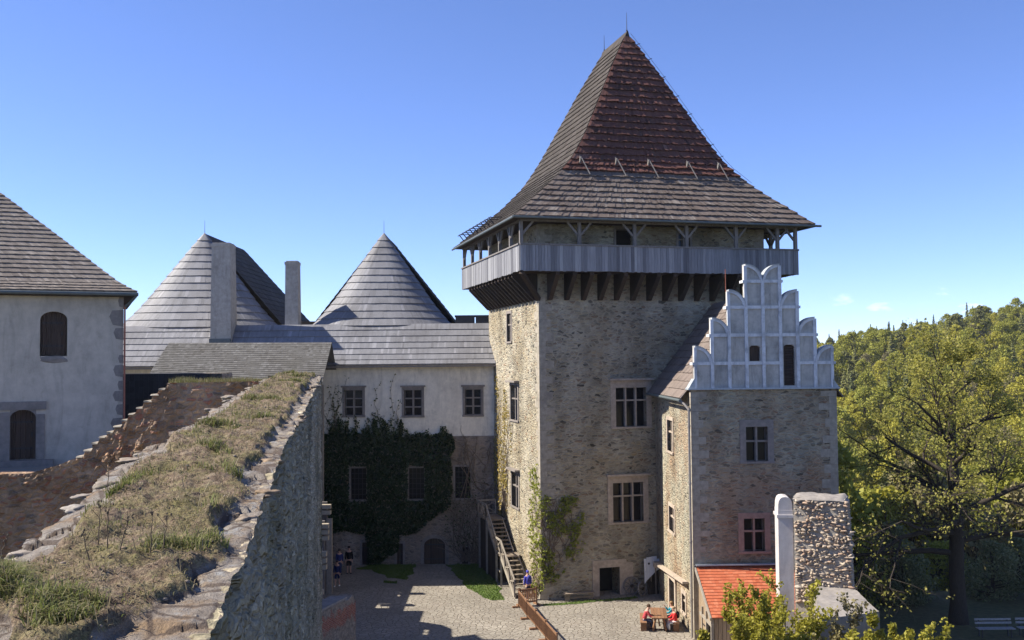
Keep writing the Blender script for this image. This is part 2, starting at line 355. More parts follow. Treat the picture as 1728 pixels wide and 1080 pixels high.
def wallface(mb, O, U, N, u0, u1, z0, z1, ops, mi=0, revmi=0):
    """flat wall with rectangular openings (a, b, zlo, zhi, depth); N outward"""
    O = Vector(O); U = Vector(U).normalized(); N = Vector(N).normalized()
    P = lambda u, z, d=0: O + U * u + Vector((0, 0, z)) - N * d
    us = sorted({u0, u1, *[x for o in ops for x in o[:2]]}); zs = sorted({z0, z1, *[x for o in ops for x in o[2:4]]})
    us = [x for x in us if u0 <= x <= u1]; zs = [x for x in zs if z0 <= x <= z1]
    for i in range(len(us) - 1):
        for k in range(len(zs) - 1):
            cu, cz = (us[i] + us[i + 1]) / 2, (zs[k] + zs[k + 1]) / 2
            if any(o[0] < cu < o[1] and o[2] < cz < o[3] for o in ops): continue
            mb.poly([P(us[i], zs[k]), P(us[i + 1], zs[k]), P(us[i + 1], zs[k + 1]), P(us[i], zs[k + 1])], mi=mi)
    for a, b, c, d, dep in ops:
        for q in (((a, c), (a, d)), ((b, c), (b, d)), ((a, d), (b, d)), ((a, c), (b, c))):
            mb.poly([P(*q[0]), P(*q[1]), P(*q[1], dep), P(*q[0], dep)], mi=revmi)

class WF:                                   # wall frame: points from (u, z, d) with d inwards
    def __init__(s, O, U, N): s.O = Vector(O); s.U = Vector(U).normalized(); s.N = Vector(N).normalized()
    def p(s, u, z, d=0): return s.O + s.U * u + Vector((0, 0, z)) - s.N * d
    def box(s, mb, u0, u1, z0, z1, d0, d1, shade=.5, mi=0):
        mb.hexa([s.p(u0, z0, d0), s.p(u1, z0, d0), s.p(u1, z0, d1), s.p(u0, z0, d1), s.p(u0, z1, d0), s.p(u1, z1, d0), s.p(u1, z1, d1), s.p(u0, z1, d1)], shade, mi)

def arch_fill(mb, wf, a, b, spring, top, d0, d1, n=10, mi=0):
    """masonry that closes the corners above a segmental arch inside a rectangular opening"""
    c = (a + b) / 2; r = (b - a) / 2; h = top - spring
    pts = [(c - r * math.cos(PI * i / n), spring + h * math.sin(PI * i / n)) for i in range(n + 1)]
    for i in range(n):
        (x0, z0), (x1, z1) = pts[i], pts[i + 1]
        mb.hexa([wf.p(x0, z0, d0), wf.p(x1, z1, d0), wf.p(x1, z1, d1), wf.p(x0, z0, d1), wf.p(x0, top + .002, d0), wf.p(x1, top + .002, d0), wf.p(x1, top + .002, d1), wf.p(x0, top + .002, d1)], mi=mi)

def cross_window(parent, wf, a, b, z0, z1, cols, tz, sur=.3, trim='trim', local=True, hood=.0, dep=.35, sill=.12, proud=.04, panes_rows=0, head=None, bars=True, label=None):
    """stone surround (part) with mullions and glass (sub-parts); tz = heights of transoms"""
    head = sur if head is None else head
    m = MB()
    wf.box(m, a - sur, a, z0, z1, -proud, .22); wf.box(m, b, b + sur, z0, z1, -proud, .22)
    wf.box(m, a - sur, b + sur, z1, z1 + head, -proud - .003, .22); wf.box(m, a - sur - .03, b + sur + .03, z0 - sill, z0, -proud - .05, .24)
    if hood: wf.box(m, a - sur - .1, b + sur + .1, z1 + head, z1 + head + .12, -proud - hood, .1)
    o = part('window', m, MT[trim], parent, local, label=label)
    g = MB(); g.poly([wf.p(a, z0, dep - .05), wf.p(b, z0, dep - .05), wf.p(b, z1, dep - .05), wf.p(a, z1, dep - .05)]); part('pane', g, MT['glass'], o, local)
    if bars:
        k = MB(); mw = .1 if cols > 1 else .06
        for i in range(1, cols): u = a + (b - a) * i / cols; wf.box(k, u - mw / 2, u + mw / 2, z0, z1, .06, .22)
        for z in tz: wf.box(k, a, b, z - .045, z + .045, .063, .217)
        if not k.f: wf.box(k, (a + b) / 2 - .03, (a + b) / 2 + .03, z0, z1, .06, .2)
        part('mullion', k, MT[trim], o, local)
        f = MB(); t = .035                      # timber sash behind the stone bars
        for i in range(cols):
            u0, u1 = a + (b - a) * i / cols + .04, a + (b - a) * (i + 1) / cols - .04
            for q0, q1 in zip([z0] + tz, tz + [z1]):
                wf.box(f, u0, u0 + t, q0, q1, .24, .28); wf.box(f, u1 - t, u1, q0, q1, .24, .28)
                wf.box(f, u0 + t, u1 - t, q0, q0 + t, .242, .278); wf.box(f, u0 + t, u1 - t, q1 - t, q1, .242, .278)
        part('sash', f, MT['timber'], o, local)
    return o

def plank_door(name, parent, wf, a, b, z0, z1, dep, mat='door', local=True, arch=0, rng=random.Random(5)):
    m = MB(); n = max(2, int((b - a) / .17))
    for i in range(n):
        u0, u1 = a + (b - a) * i / n + .006, a + (b - a) * (i + 1) / n - .006
        wf.box(m, u0, u1, z0, z1, dep, dep + .06, rng.random())
    o = part(name, m, MT[mat], parent, local)
    h = MB()
    for z in (z0 + (z1 - z0) * .22, z0 + (z1 - z0) * .75): wf.box(h, a + .03, b - .12, z - .035, z + .035, dep - .02, dep - .002)
    wf.box(h, b - .2, b - .14, z0 + (z1 - z0) * .45, z0 + (z1 - z0) * .55, dep - .05, dep - .002)
    part('hinge_strap', h, MT['iron'], o, local)
    return o

# ---------------------------------------------------------------- foliage
def leaf_quads(C, size, rng, flat=0.0, aspect=.7, axis=None):
    """numpy: one bent-free quad per centre, random orientation"""
    C = np.asarray(C, float); n = len(C)
    a = rng.normal(size=(n, 3)); 
    if flat: a[:, 2] *= (1 - flat)
    a /= np.linalg.norm(a, axis=1, keepdims=True) + 1e-9
    b = rng.normal(size=(n, 3)); b -= a * (a * b).sum(1, keepdims=True); b /= np.linalg.norm(b, axis=1, keepdims=True) + 1e-9
    s = np.asarray(size).reshape(-1, 1) * np.ones((n, 1))
    V = np.stack([C - a * s, C - b * s * aspect, C + a * s, C + b * s * aspect], 1).reshape(-1, 3)
    F = np.arange(4 * n, dtype=np.int32).reshape(-1, 4)
    return V, F

def clumps(centres, radius, per, rng, squash=.75):
    c = np.repeat(np.asarray(centres, float), per, 0)
    d = rng.normal(size=c.shape); d /= np.linalg.norm(d, axis=1, keepdims=True); d *= (rng.random((len(c), 1)) ** .45)
    r = np.repeat(np.broadcast_to(np.asarray(radius, float), (len(centres),)), per).reshape(-1, 1)
    d[:, 2] *= squash
    return c + d * r

def grow(seed, p, d, length, radius, depth, segs, tips, r, up=.06, wig=.22, nside=(3, 5), spread=(.5, 1.0), shrink=(.5, .72), droop=0):
    n = 5 if depth > 1 else 4
    pts = [Vector(p)]; rad = [radius]; d = Vector(d).normalized()
    for i in range(n):
        d = (d + Vector((r.gauss(0, wig), r.gauss(0, wig), r.gauss(0, wig) + up - droop * (i / n))) * .6).normalized()
        pts.append(pts[-1] + d * (length / n)); rad.append(radius * (1 - .62 * (i + 1) / n))
    segs.append((pts, rad, depth))
    if depth <= 1:
        for q in pts[1:]: tips.append(q)
    if depth == 0: return
    if depth == 2: tips.append(pts[-1])
    for k in range(r.randint(*nside)):
        i = r.randint(1, n); q = pts[i]
        ax = Vector((r.gauss(0, 1), r.gauss(0, 1), r.gauss(0, .7)))
        ax = (ax - d * ax.dot(d))
        if ax.length < .01: continue
        nd_ = (d + ax.normalized() * math.tan(r.uniform(*spread))).normalized()
        grow(seed, q, nd_, length * r.uniform(*shrink), rad[i] * .62, depth - 1, segs, tips, r, up, wig, nside, spread, shrink, droop)

# ---------------------------------------------------------------- people
def skin_obj(name, verts, edges, radii, mat, parent, sub=1, root=0, extra=None):
    me = bpy.data.meshes.new(name + '_src'); me.from_pydata([tuple(v) for v in verts], edges, [])
    o = bpy.data.objects.new(name + '_src', me); COL.objects.link(o)
    md = o.modifiers.new('skin', 'SKIN'); md.use_smooth_shade = True
    if not me.skin_vertices: 
        bm = bmesh.new(); bm.from_mesh(me); bm.verts.layers.skin.verify(); bm.to_mesh(me); bm.free()
    for i, s in enumerate(me.skin_vertices[0].data): s.radius = radii[i] if hasattr(radii[i], '__len__') else (radii[i], radii[i]); s.use_root = (i == root)
    sm = o.modifiers.new('sub', 'SUBSURF'); sm.levels = sub; sm.render_levels = sub
    dg = bpy.context.evaluated_depsgraph_get(); ev = o.evaluated_get(dg)
    me2 = bpy.data.meshes.new_from_object(ev); me2.name = name
    bpy.data.objects.remove(o); bpy.data.meshes.remove(me)
    me2.materials.clear(); me2.materials.append(mat)
    for pgn in me2.polygons: pgn.use_smooth = True; pgn.material_index = 0
    q = bpy.data.objects.new(name, me2); COL.objects.link(q); q.parent = parent
    return q

_pm = {}
def pmat(c, rough=.8):
    k = tuple(round(x, 3) for x in c)
    if k not in _pm: _pm[k] = plain('cloth_%d' % len(_pm) if False else 'cloth', c, .15, 14, rough, .1, .01)
    return _pm[k]
SKIN = plain('skin', (.50, .30, .22), .06, 9, .6, 0, .01)

def person(label, loc, rz, pose='stand', shirt=(.1, .1, .3), legs=(.03, .035, .06), hair=(.08, .05, .03), shoes=(.03, .03, .03), h=1.72, shorts=False, lean=0.0, arms=((.06, .10), (.06, .10)), head=(0, 0), stride=0.0, longhair=False, hat=None, bag=None, extra=None, group=None):
    root = thing('person', label, 'person', loc, rz, group); k = h / 1.75
    V = lambda x, y, z: Vector((x, y, z)) * k
    sit = pose == 'sit'; hz = .50 if sit else .93
    pel = V(0, 0, hz); ln = Vector((0, math.sin(lean), math.cos(lean)))
    sp = pel + ln * (.20 * k); ch = pel + ln * (.40 * k); nb = pel + ln * (.55 * k); nk = pel + ln * (.62 * k) + V(0, .015, 0)
    hd = nk + V(head[0] * .05, .03 + head[1] * .05, .09); ht = nk + V(head[0] * .09, .02 + head[1] * .09, .19)
    vs = [pel, sp, ch, nb, nk, hd, ht]; ed = [(0, 1), (1, 2), (2, 3), (3, 4), (4, 5), (5, 6)]; rd = [(.155, .11), (.14, .10), (.165, .115), (.10, .075), .055, (.078, .098), (.068, .08)]
    A = {}; Lg = {}
    for s in (-1, 1):
        sh = nb + V(.17 * s, -.005, -.055)
        ar = arms[0] if s < 0 else arms[1]
        # ar: (forward angle of upper arm, elbow bend) or explicit wrist target
        ua, eb = ar[0], ar[1]
        el = sh + V(.055 * s, .28 * math.sin(ua), -.28 * math.cos(ua)); fa = ua + eb
        wr = el + V(-.01 * s, .25 * math.sin(fa), -.25 * math.cos(fa)); fd = Vector((0, math.sin(fa), -math.cos(fa)))
        b = len(vs); vs += [sh, el, wr, wr + fd * (.085 * k)]; ed += [(3, b), (b, b + 1), (b + 1, b + 2), (b + 2, b + 3)]; rd += [.062, .043, .029, (.038, .018)]
        side = Vector((1, 0, 0)); A[s] = (sh, el, wr)
        for j, (dx, L) in enumerate(((-.026, .075), (-.009, .088), (.009, .083), (.026, .066))):
            c = len(vs); q = wr + fd * (.085 * k) + side * (dx * k); q2 = q + fd * (L * .55 * k) + V(0, .006, 0); q3 = q2 + (fd + Vector((0, .35, 0))).normalized() * (L * .45 * k)
            vs += [q2, q3]; ed += [(b + 3, c), (c, c + 1)]; rd += [.0095, .008]
        c = len(vs); tb = wr + fd * (.03 * k); t1 = tb + V(-.03 * s, .025, 0) + fd * (.03 * k); vs += [t1, t1 + fd * (.035 * k)]; ed += [(b + 2, c), (c, c + 1)]; rd += [.011, .009]
        hp = pel + V(.085 * s, 0, -.03)
        if sit: kn = hp + V(.04 * s, .43, .02); an = V(.10 * s, .0, .09) + Vector((0, kn.y + (.04 if s > 0 else -.05) * k, 0))
        else: kn = V(.095 * s, .03 + stride * s * .5, .50); an = V(.10 * s, -.02 + stride * s, .085)
        b = len(vs); vs += [hp, kn, an, an + V(.02 * s, .05, -.045), an + V(.025 * s, .16, -.05)]; ed += [(0, b), (b, b + 1), (b + 1, b + 2), (b + 2, b + 3), (b + 3, b + 4)]; rd += [.095, .06, .042, .04, (.042, .03)]
        Lg[s] = (hp, kn, an)
    rd = [tuple(x * k for x in r) if hasattr(r, '__len__') else r * k for r in rd]
    body = skin_obj('body', vs, ed, rd, SKIN, root)
    # jacket
    v = [pel + V(0, 0, -.05 if not sit else .02), sp, ch, nb]; e = [(0, 1), (1, 2), (2, 3)]; r = [(.185, .14), (.17, .13), (.185, .135), (.125, .10)]
    for s in (-1, 1):
        sh, el, wr = A[s]; b = len(v); v += [sh, el, el.lerp(wr, .9)]; e += [(3, b), (b, b + 1), (b + 1, b + 2)]; r += [.078, .06, .048]
    skin_obj('jacket', v, e, [tuple(x * k for x in q) if hasattr(q, '__len__') else q * k for q in r], pmat(shirt), root)
    v = [pel + V(0, 0, .03), pel - V(0, 0, .03)]; e = [(0, 1)]; r = [(.168, .124), (.165, .125)]
    for s in (-1, 1):
        hp, kn, an = Lg[s]; b = len(v); end = hp.lerp(kn, .95) if shorts else an
        v += [hp.lerp(kn, .15), hp.lerp(kn, .8) if shorts else kn, end]; e += [(1, b), (b, b + 1), (b + 1, b + 2)]; r += [.108, .08, .085 if shorts else .06]
    skin_obj('shorts' if shorts else 'trousers', v, e, [tuple(x * k for x in q) if hasattr(q, '__len__') else q * k for q in r], pmat(legs), root)
    for s in (-1, 1):
        an = Lg[s][2]; m = MB(); m.blob(an + V(.02 * s, .065, -.045), (.05 * k, .14 * k, .042 * k), random.Random(1), .05, 2); part('shoe', m, pmat(shoes), root, True, True)
    rr = random.Random(3); m = MB(); c = hd + V(0, -.02, .05) + (ht - hd) * .2
    m.blob(c + V(0, -.012, .012), (.098 * k, .112 * k, .10 * k), rr, .1, 2)
    if longhair: m.blob(c + V(0, -.06, -.12), (.09 * k, .05 * k, .14 * k), rr, .2, 2)
    part('hair', m, pmat(hair), root, True, True)
    m = MB(); fy = .105
    m.blob(hd + V(0, fy, .0), (.014 * k, .022 * k, .026 * k), rr, .05, 1)
    for s in (-1, 1): m.blob(hd + V(.088 * s, -.005, .0), (.012 * k, .025 * k, .032 * k), rr, .05, 1)
    part('nose_and_ears', m, SKIN, root, True, True)
    m = MB()
    for s in (-1, 1): m.blob(hd + V(.033 * s, fy - .012, .03), (.013 * k, .008 * k, .008 * k), rr, 0, 1)
    part('eyes', m, MT['dark'], root, True, True)
    m = MB(); m.blob(hd + V(0, fy - .012, -.045), (.025 * k, .008 * k, .007 * k), rr, 0, 1); part('mouth', m, MT['trimred'], root, True, True)
    if bag: m = MB(); m.blob(ch + V(0, -.2, 0), (.15 * k, .10 * k, .22 * k), rr, .1, 2); part('rucksack', m, pmat(bag), root, True, True)
    return root
# ================================================================ the setting
def hill_h(x, y):
    d = math.hypot(x, y)
    if y < -40: return 0.0
    e = max(0.0, max((x - 31) / 34, (y - 62) / 46 if x > 19 else (y - 108) / 46))
    e = min(1, e); e = e * e * (3 - 2 * e)
    z = -27 * e
    if x > 40:
        q = min(1, max(0, (d - 150) / 330)); q = q * q * (3 - 2 * q)
        side = min(1.0, max(0, (x / max(d, 1) - .22) / .30))
        z += q * (27 + 3 + 28 * side) + 1.5 * noise.noise(Vector((x * .02, y * .02, 0)))
    return z
V = []; F = []
def axis(a, b, n, c, p): return [c + (abs(t) ** p) * (1 if t > 0 else -1) * ((b - c) if t > 0 else (c - a)) for t in np.linspace(-1, 1, n)]
xs = axis(-750, 950, 121, 25, 2.0); ys = axis(-450, 950, 121, 60, 2.0)
for y in ys:
    for x in xs: V.append((x, y, hill_h(x, y) - .02))
nx = len(xs)
for j in range(len(ys) - 1):
    for i in range(nx - 1): F.append((j * nx + i, j * nx + i + 1, (j + 1) * nx + i + 1, (j + 1) * nx + i))
mt, nt, b = newmat('hillside_ground', .95)
co = objco(nt); c = ramp(nt, nz(nt, co, .12, 6, .65), [(.3, (.05, .06, .022)), (.5, (.085, .085, .035)), (.7, (.12, .10, .05))])
c = mixc(nt, 1.0, c, ramp(nt, nz(nt, co, 3, 4), [(.3, .7), (.7, 1.25)]), 'MULTIPLY'); nt.links.new(c, b.inputs['Base Color'])
bump(nt, b, nz(nt, co, 4, 5), .6, .08)
g = build_np('ground', V, F, mt, smooth=True); tag(g, kind='structure')

# courtyard paving
m = MB(); yy = np.linspace(30, 73.02, 44)
for i in range(43): m.poly([(-14, yy[i], 0), (12, yy[i], 0), (12, yy[i + 1], 0), (-14, yy[i + 1], 0)])
mt, nt, b = newmat('flagstones', .9)
co = objco(nt, (1, 1, 0)); n1 = nd(nt, 'TexNoise', {'Vector': co, 'Scale': 1.6, 'Detail': 2.0})
off = nd(nt, 'VectorMath', {0: n1.outputs[1], 1: (.5, .5, .5)}, operation='SUBTRACT'); offs = nd(nt, 'VectorMath', {0: off.outputs[0]}, operation='SCALE'); offs.inputs[3].default_value = .35
cc = nd(nt, 'VectorMath', {0: co, 1: offs.outputs[0]}, operation='ADD').outputs[0]
v1 = nd(nt, 'TexVoronoi', {'Vector': cc, 'Scale': 2.9}, feature='F1', voronoi_dimensions='2D'); v2 = nd(nt, 'TexVoronoi', {'Vector': cc, 'Scale': 2.9}, feature='DISTANCE_TO_EDGE', voronoi_dimensions='2D')
sep = nd(nt, 'SeparateColor', {0: v1.outputs['Color']})
cs = ramp(nt, sep.outputs[0], [(0, (.25, .22, .18)), (.4, (.285, .255, .21)), (.75, (.31, .28, .23)), (1, (.265, .235, .195))])
cs = mixc(nt, 1.0, cs, ramp(nt, nz(nt, objco(nt), 9, 5, .65), [(.25, .78), (.75, 1.18)]), 'MULTIPLY')
cs = mixc(nt, 1.0, cs, ramp(nt, nz(nt, objco(nt), .28, 5, .6), [(.35, .78), (.65, 1.08)]), 'MULTIPLY')
mk = ramp(nt, math_(nt, 'SUBTRACT', v2.outputs[0], math_(nt, 'MULTIPLY', nz(nt, objco(nt), 5, 3), .05)), [(.0, 1), (.035, .85), (.075, 0)])
sand = mixc(nt, nz(nt, objco(nt), 1.1, 4), (.14, .12, .09), (.24, .21, .165))
c = mixc(nt, mk, cs, sand)
c = mixc(nt, ramp(nt, nz(nt, objco(nt), .5, 5, .6), [(.55, 0), (.72, .55)]), c, (.25, .215, .175))
nt.links.new(c, b.inputs['Base Color'])
bump(nt, b, math_(nt, 'ADD', ramp(nt, v2.outputs[0], [(0, 0), (.1, 1)]), nz(nt, objco(nt), 9, 4)), .7, .05)
o = part('courtyard', m, mt); tag(o, kind='structure')

# grass patches in the yard: thin turf sheets with an uneven rim, and blades
def turf(name, outline, n, seed):
    r = random.Random(seed); pts = []
    for i in range(len(outline)):
        a = Vector(outline[i] + (0,)); b2 = Vector(outline[(i + 1) % len(outline)] + (0,)); L = max(2, int((b2 - a).length / .25))
        for k in range(L):
            p = a.lerp(b2, k / L); q = noise.noise_vector(p * .9) * .35 + noise.noise_vector(p * 3.1) * .14; pts.append(Vector((p.x + q.x, p.y + q.y, .012)))
    m = MB(); c = sum(pts, Vector()) / len(pts); c.z = .05
    for i in range(len(pts)): m.poly([c, pts[i], pts[(i + 1) % len(pts)]])
    o = part(name, m, TURF); tag(o, kind='structure')
    xs = [p.x for p in pts]; ys = [p.y for p in pts]; N = len(pts)
    def inside(x, y):
        f = False
        for i in range(N):
            a, b3 = pts[i], pts[i - 1]
            if (a.y > y) != (b3.y > y) and x < (b3.x - a.x) * (y - a.y) / (b3.y - a.y) + a.x: f = not f
        return f
    V = []; Fc = []; sh = []
    while len(Fc) < n:
        x, y = r.uniform(min(xs), max(xs)), r.uniform(min(ys), max(ys))
        if not inside(x, y): continue
        t = r.uniform(0, PI); h = r.uniform(.05, .14); dx, dy = .025 * math.cos(t), .025 * math.sin(t); b0 = len(V)
        V += [(x - dx, y - dy, .01), (x + dx, y + dy, .01), (x + r.gauss(0, .03), y + r.gauss(0, .03), h)]; Fc.append((b0, b0 + 1, b0 + 2)); sh.append(r.random())
    return V, Fc, sh
TURF = plain('turf', (.085, .125, .028), .4, 5, .95, .6, .05, dirt=(.13, .12, .05), dirt_scale=.8)
allV = []; allF = []; allS = []
for nm, ol, n, sd_ in (('lawn', [(-4.7, 72.7), (-1.6, 72.7), (-1.2, 68), (-.9, 63.5), (-.6, 61.8), (-1.2, 61.9), (-2.6, 64.0), (-3.5, 67.0)], 5200, 1),
                    ('lawn', [(-11.2, 71.6), (-10.5, 72.8), (-7.2, 72.8), (-6.9, 70.8), (-7.3, 67.6), (-8.4, 68.6), (-9.2, 69.6), (-10.0, 71.0)], 2600, 2),
                    ('lawn', [(-8.5, 67.6), (-7.7, 67.2), (-7.6, 66.6), (-8.5, 67.0)], 250, 3),
                    ('lawn', [(1.6, 60.9), (2.6, 61.0), (7.4, 62.4), (7.3, 62.0), (2.8, 60.6), (1.8, 60.3)], 500, 4)):
    v, f, s = turf(nm, ol, n, sd_); b0 = len(allV); allV += v; allF += [tuple(b0 + i for i in q) for q in f]; allS += s
o = build_np('grass_blades', allV, allF, MT['lawnblade'], shade=allS); tag(o, kind='stuff')


# faint fair-weather clouds low over the horizon, in the sky itself
nt = S.world.node_tree
tc = nd(nt, 'TexCoord'); sp = nd(nt, 'SeparateXYZ', {0: tc.outputs['Generated']})
mp = nd(nt, 'Mapping', {0: tc.outputs['Generated']}); mp.inputs['Scale'].default_value = (1, 1, 3.2)
cn = nz(nt, mp.outputs[0], 26, 6, .6)
band = ramp(nt, sp.outputs[2], [(.0, 0), (.03, 1), (.05, 1), (.075, 0)])
side = nd(nt, 'MapRange', {0: sp.outputs[0], 1: .25, 2: .36, 3: 0.0, 4: 1.0}).outputs[0]
cm = math_(nt, 'MULTIPLY', math_(nt, 'MULTIPLY', ramp(nt, cn, [(.58, 0), (.72, .38)]), band), side)
cb = nd(nt, 'Background', {0: (1, .97, .96, 1), 1: .95})
mxs = nd(nt, 'MixShader', {0: cm, 1: bg.outputs[0], 2: cb.outputs[0]}); nt.links.new(mxs.outputs[0], wo.inputs[0])
# ================================================================ the keep
TO = Vector((1.65, 61.77, 0)); TY = R_(15)
keep = thing('keep_tower', 'tall square rubble stone keep with a wooden gallery under a steep brown shingle roof', 'tower', TO, TY)
L = True
rng = random.Random(21)
TW, TD, GZ0, GZ1, EZ = 15.4, 13.0, 19.9, 21.42, 23.05
fw = WF((0, 0, 0), (1, 0, 0), (0, -1, 0)); lw = WF((0, 0, 0), (0, 1, 0), (-1, 0, 0))
m = MB()
wallface(m, (0, 0, 0), (1, 0, 0), (0, -1, 0), 0, TW, -.3, 23.3, [(4.95, 7.0, 10.35, 12.8, .4), (4.68, 6.7, 4.45, 6.88, .4), (3.72, 5.05, -.3, 1.72, 1.3), (5.1, 6.3, 21.0, 22.75, .6), (9.35, 10.15, 21.55, 22.6, .4)])
wallface(m, (0, 0, 0), (0, 1, 0), (-1, 0, 0), 0, TD, -.3, 23.3, [(6.55, 7.65, 15.85, 17.75, .4), (5.05, 6.85, 10.6, 12.9, .4), (5.05, 6.75, 4.85, 7.05, .4), (8.4, 9.35, 3.72, 5.55, .6)])
m.poly([(TW, 0, -.3), (TW, TD, -.3), (TW, TD, 23.3), (TW, 0, 23.3)]); m.poly([(0, TD, -.3), (TW, TD, -.3), (TW, TD, 23.3), (0, TD, 23.3)])
part('wall', m, MT['tower'], keep, L)
z = 0.0; k = 0                    # dressed corner stones of the near edge
while z < 23:
    h = rng.uniform(.32, .52); a, b = (rng.uniform(.75, 1.0), rng.uniform(.4, .5)) if k % 2 else (rng.uniform(.4, .5), rng.uniform(.7, 1.0))
    if not (18.2 < z < 20.6): m = MB(); m.box(-.012, a, -.014, b, z + .015, z + h); part('quoin', m, MT['quoin'], keep, L)
    z += h; k += 1
z = 20.6
while z < 23: m = MB(); m.box(TW - rng.uniform(.4, .8), TW + .012, -.014, .4, z, z + .38); part('quoin', m, MT['quoin'], keep, L); z += .4
# front windows, door
cross_window(keep, fw, 4.95, 7.0, 10.35, 12.8, 3, [12.0], .34, 'trim', hood=.22, head=.45, dep=.42)
cross_window(keep, fw, 4.68, 6.7, 4.45, 6.88, 3, [6.05], .34, 'trim', hood=.22, head=.42, dep=.42)
cross_window(keep, fw, 9.35, 10.15, 21.55, 22.6, 2, [22.2], .16, 'trimdark', head=.16, dep=.3)
cross_window(keep, lw, 6.55, 7.65, 15.85, 17.75, 2, [17.0], .2, 'trimdark', head=.2, dep=.34)
cross_window(keep, lw, 5.05, 6.85, 10.6, 12.9, 2, [12.0], .22, 'trimdark', hood=.3, head=.2, dep=.36)
cross_window(keep, lw, 5.05, 6.75, 4.85, 7.05, 2, [6.2], .22, 'trimdark', hood=.3, head=.2, dep=.36)
m = MB()
fw.box(m, 3.27, 3.72, -.2, 1.72, -.06, .3); fw.box(m, 5.05, 5.5, -.2, 1.72, -.06, .3); fw.box(m, 3.27, 5.5, 1.72, 2.18, -.063, .3); fw.box(m, 5.5, 5.95, -.2, 1.95, -.03, .2)
o = part('door_surround', m, MT['trim'], keep, L)
m = MB(); m.poly([fw.p(3.72, -.3, 1.3), fw.p(5.05, -.3, 1.3), fw.p(5.05, 1.75, 1.3), fw.p(3.72, 1.75, 1.3)]); part('doorway', m, MT['dark'], o, L)  # near-black sheet painted as the unlit interior behind the door opening
m = MB(); fw.box(m, 4.98, 6.42, 22.75, 22.95, -.05, .2); fw.box(m, 4.95, 5.1, 21, 22.75, -.05, .2); fw.box(m, 6.3, 6.45, 21, 22.75, -.05, .2)
o = part('gallery_door', m, MT['trimdark'], keep, L)
m = MB(); m.poly([fw.p(5.1, 21, .58), fw.p(6.3, 21, .58), fw.p(6.3, 22.75, .58), fw.p(5.1, 22.75, .58)]); part('doorway', m, MT['dark'], o, L)  # dark sheet stands in for the shade inside the gallery doorway
plank_door('side_door', keep, lw, 8.4, 9.35, 3.72, 5.55, .25)
# gallery
gx0, gx1, gy0, gy1 = -1.7, 16.8, -1.9, 14.3
m = MB(); m.box(gx0 + .05, gx1 - .05, gy0 + .05, gy1 - .05, GZ0 - .02, GZ0 + .12)
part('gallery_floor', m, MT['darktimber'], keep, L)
def bracket(axis_, p):
    m = MB()
    if axis_ == 'x': pts = [(p, 0.0, 18.25), (p, -.22, 18.25), (p, gy0 + .1, 19.66), (p, gy0 + .1, 19.86), (p, 0, 19.86)]; d = (.27, 0, 0)
    else: pts = [(0.0, p, 18.25), (-.22, p, 18.25), (gx0 + .1, p, 19.66), (gx0 + .1, p, 19.86), (0, p, 19.86)]; d = (0, .24, 0)
    m.prism(pts, d, rng.random()); part('gallery_bracket', m, MT['darktimber'], keep, L)
for i in range(14): bracket('x', .55 + i * 1.09)
for i in range(15): bracket('y', .25 + i * .86)
m = MB()                                     # sloping brackets at the corner and the far/right sides
m.prism([(TW, .5, 18.3), (TW + .2, .5, 18.3), (gx1 - .1, .5, 19.7), (gx1 - .1, .5, 19.86), (TW, .5, 19.86)], (0, 12, 0)); part('gallery_bracket', m, MT['darktimber'], keep, L)
m = MB(); m.beam((0, 0, 18.3), (gx0 + .1, gy0 + .1, 19.8), .25, .25); part('gallery_bracket', m, MT['darktimber'], keep, L)
def parapet(p, q, n):
    m = MB(); p = Vector(p); q = Vector(q); d = (q - p); ln = d.length; k = int(ln / .19); nn = Vector(n) * .03
    for i in range(k):
        a = p + d * ((i + .03) / k); b = p + d * ((i + .97) / k); zb = GZ0 - rng.uniform(.0, .06); pr = nn * rng.uniform(.6, 1.4)
        s = min(1, max(0, rng.gauss(.45, .25)))
        A = [Vector((x.x, x.y, zb)) for x in (a, b)]; 
        m.hexa([A[0] - pr, A[1] - pr, A[1] + pr, A[0] + pr] + [Vector((x.x, x.y, GZ1)) for x in (A[0] - pr, A[1] - pr, A[1] + pr, A[0] + pr)], s)
    o = part('parapet', m, MT['boards'], keep, L)
    m = MB(); up = Vector((0, 0, GZ1 + .045)); m.beam(p + up, q + up, .2, .09); m.beam(p + Vector((0, 0, GZ0 + .3)) - nn * 3, q + Vector((0, 0, GZ0 + .3)) - nn * 3, .1, .14); part('handrail', m, MT['timber'], o, L)
parapet((gx0, gy0, 0), (gx1, gy0, 0), (0, -1, 0)); parapet((gx0, gy1, 0), (gx0, gy0 + .04, 0), (-1, 0, 0)); parapet((gx1, gy0 + .04, 0), (gx1, gy1, 0), (1, 0, 0)); parapet((gx0, gy1, 0), (gx1, gy1, 0), (0, 1, 0))
def post(x, y, dirs):
    m = MB(); m.box(x - .1, x + .1, y - .1, y + .1, GZ0 + .1, EZ - .1, rng.random())
    for dx, dy in dirs: m.beam((x + dx * .1, y + dy * .1, EZ - .95), (x + dx * .75, y + dy * .75, EZ - .2), .11, .13, rng.random())
    part('gallery_post', m, MT['timber'], keep, L)
px_ = [gx0 + .12 + (gx1 - gx0 - .24) * t for t in (0, .2, .395, .585, .77, .93, 1)]
for i, x in enumerate(px_):
    post(x, gy0 + .14, [d for d in ((-1, 0), (1, 0)) if not (i == 0 and d[0] < 0) and not (i == len(px_) - 1 and d[0] > 0)])
for t in (.16, .33, .5, .67, .83, 1): post(gx0 + .14, gy0 + (gy1 - gy0 - .14) * t, [(0, -1), (0, 1)] if t < 1 else [(0, -1)])
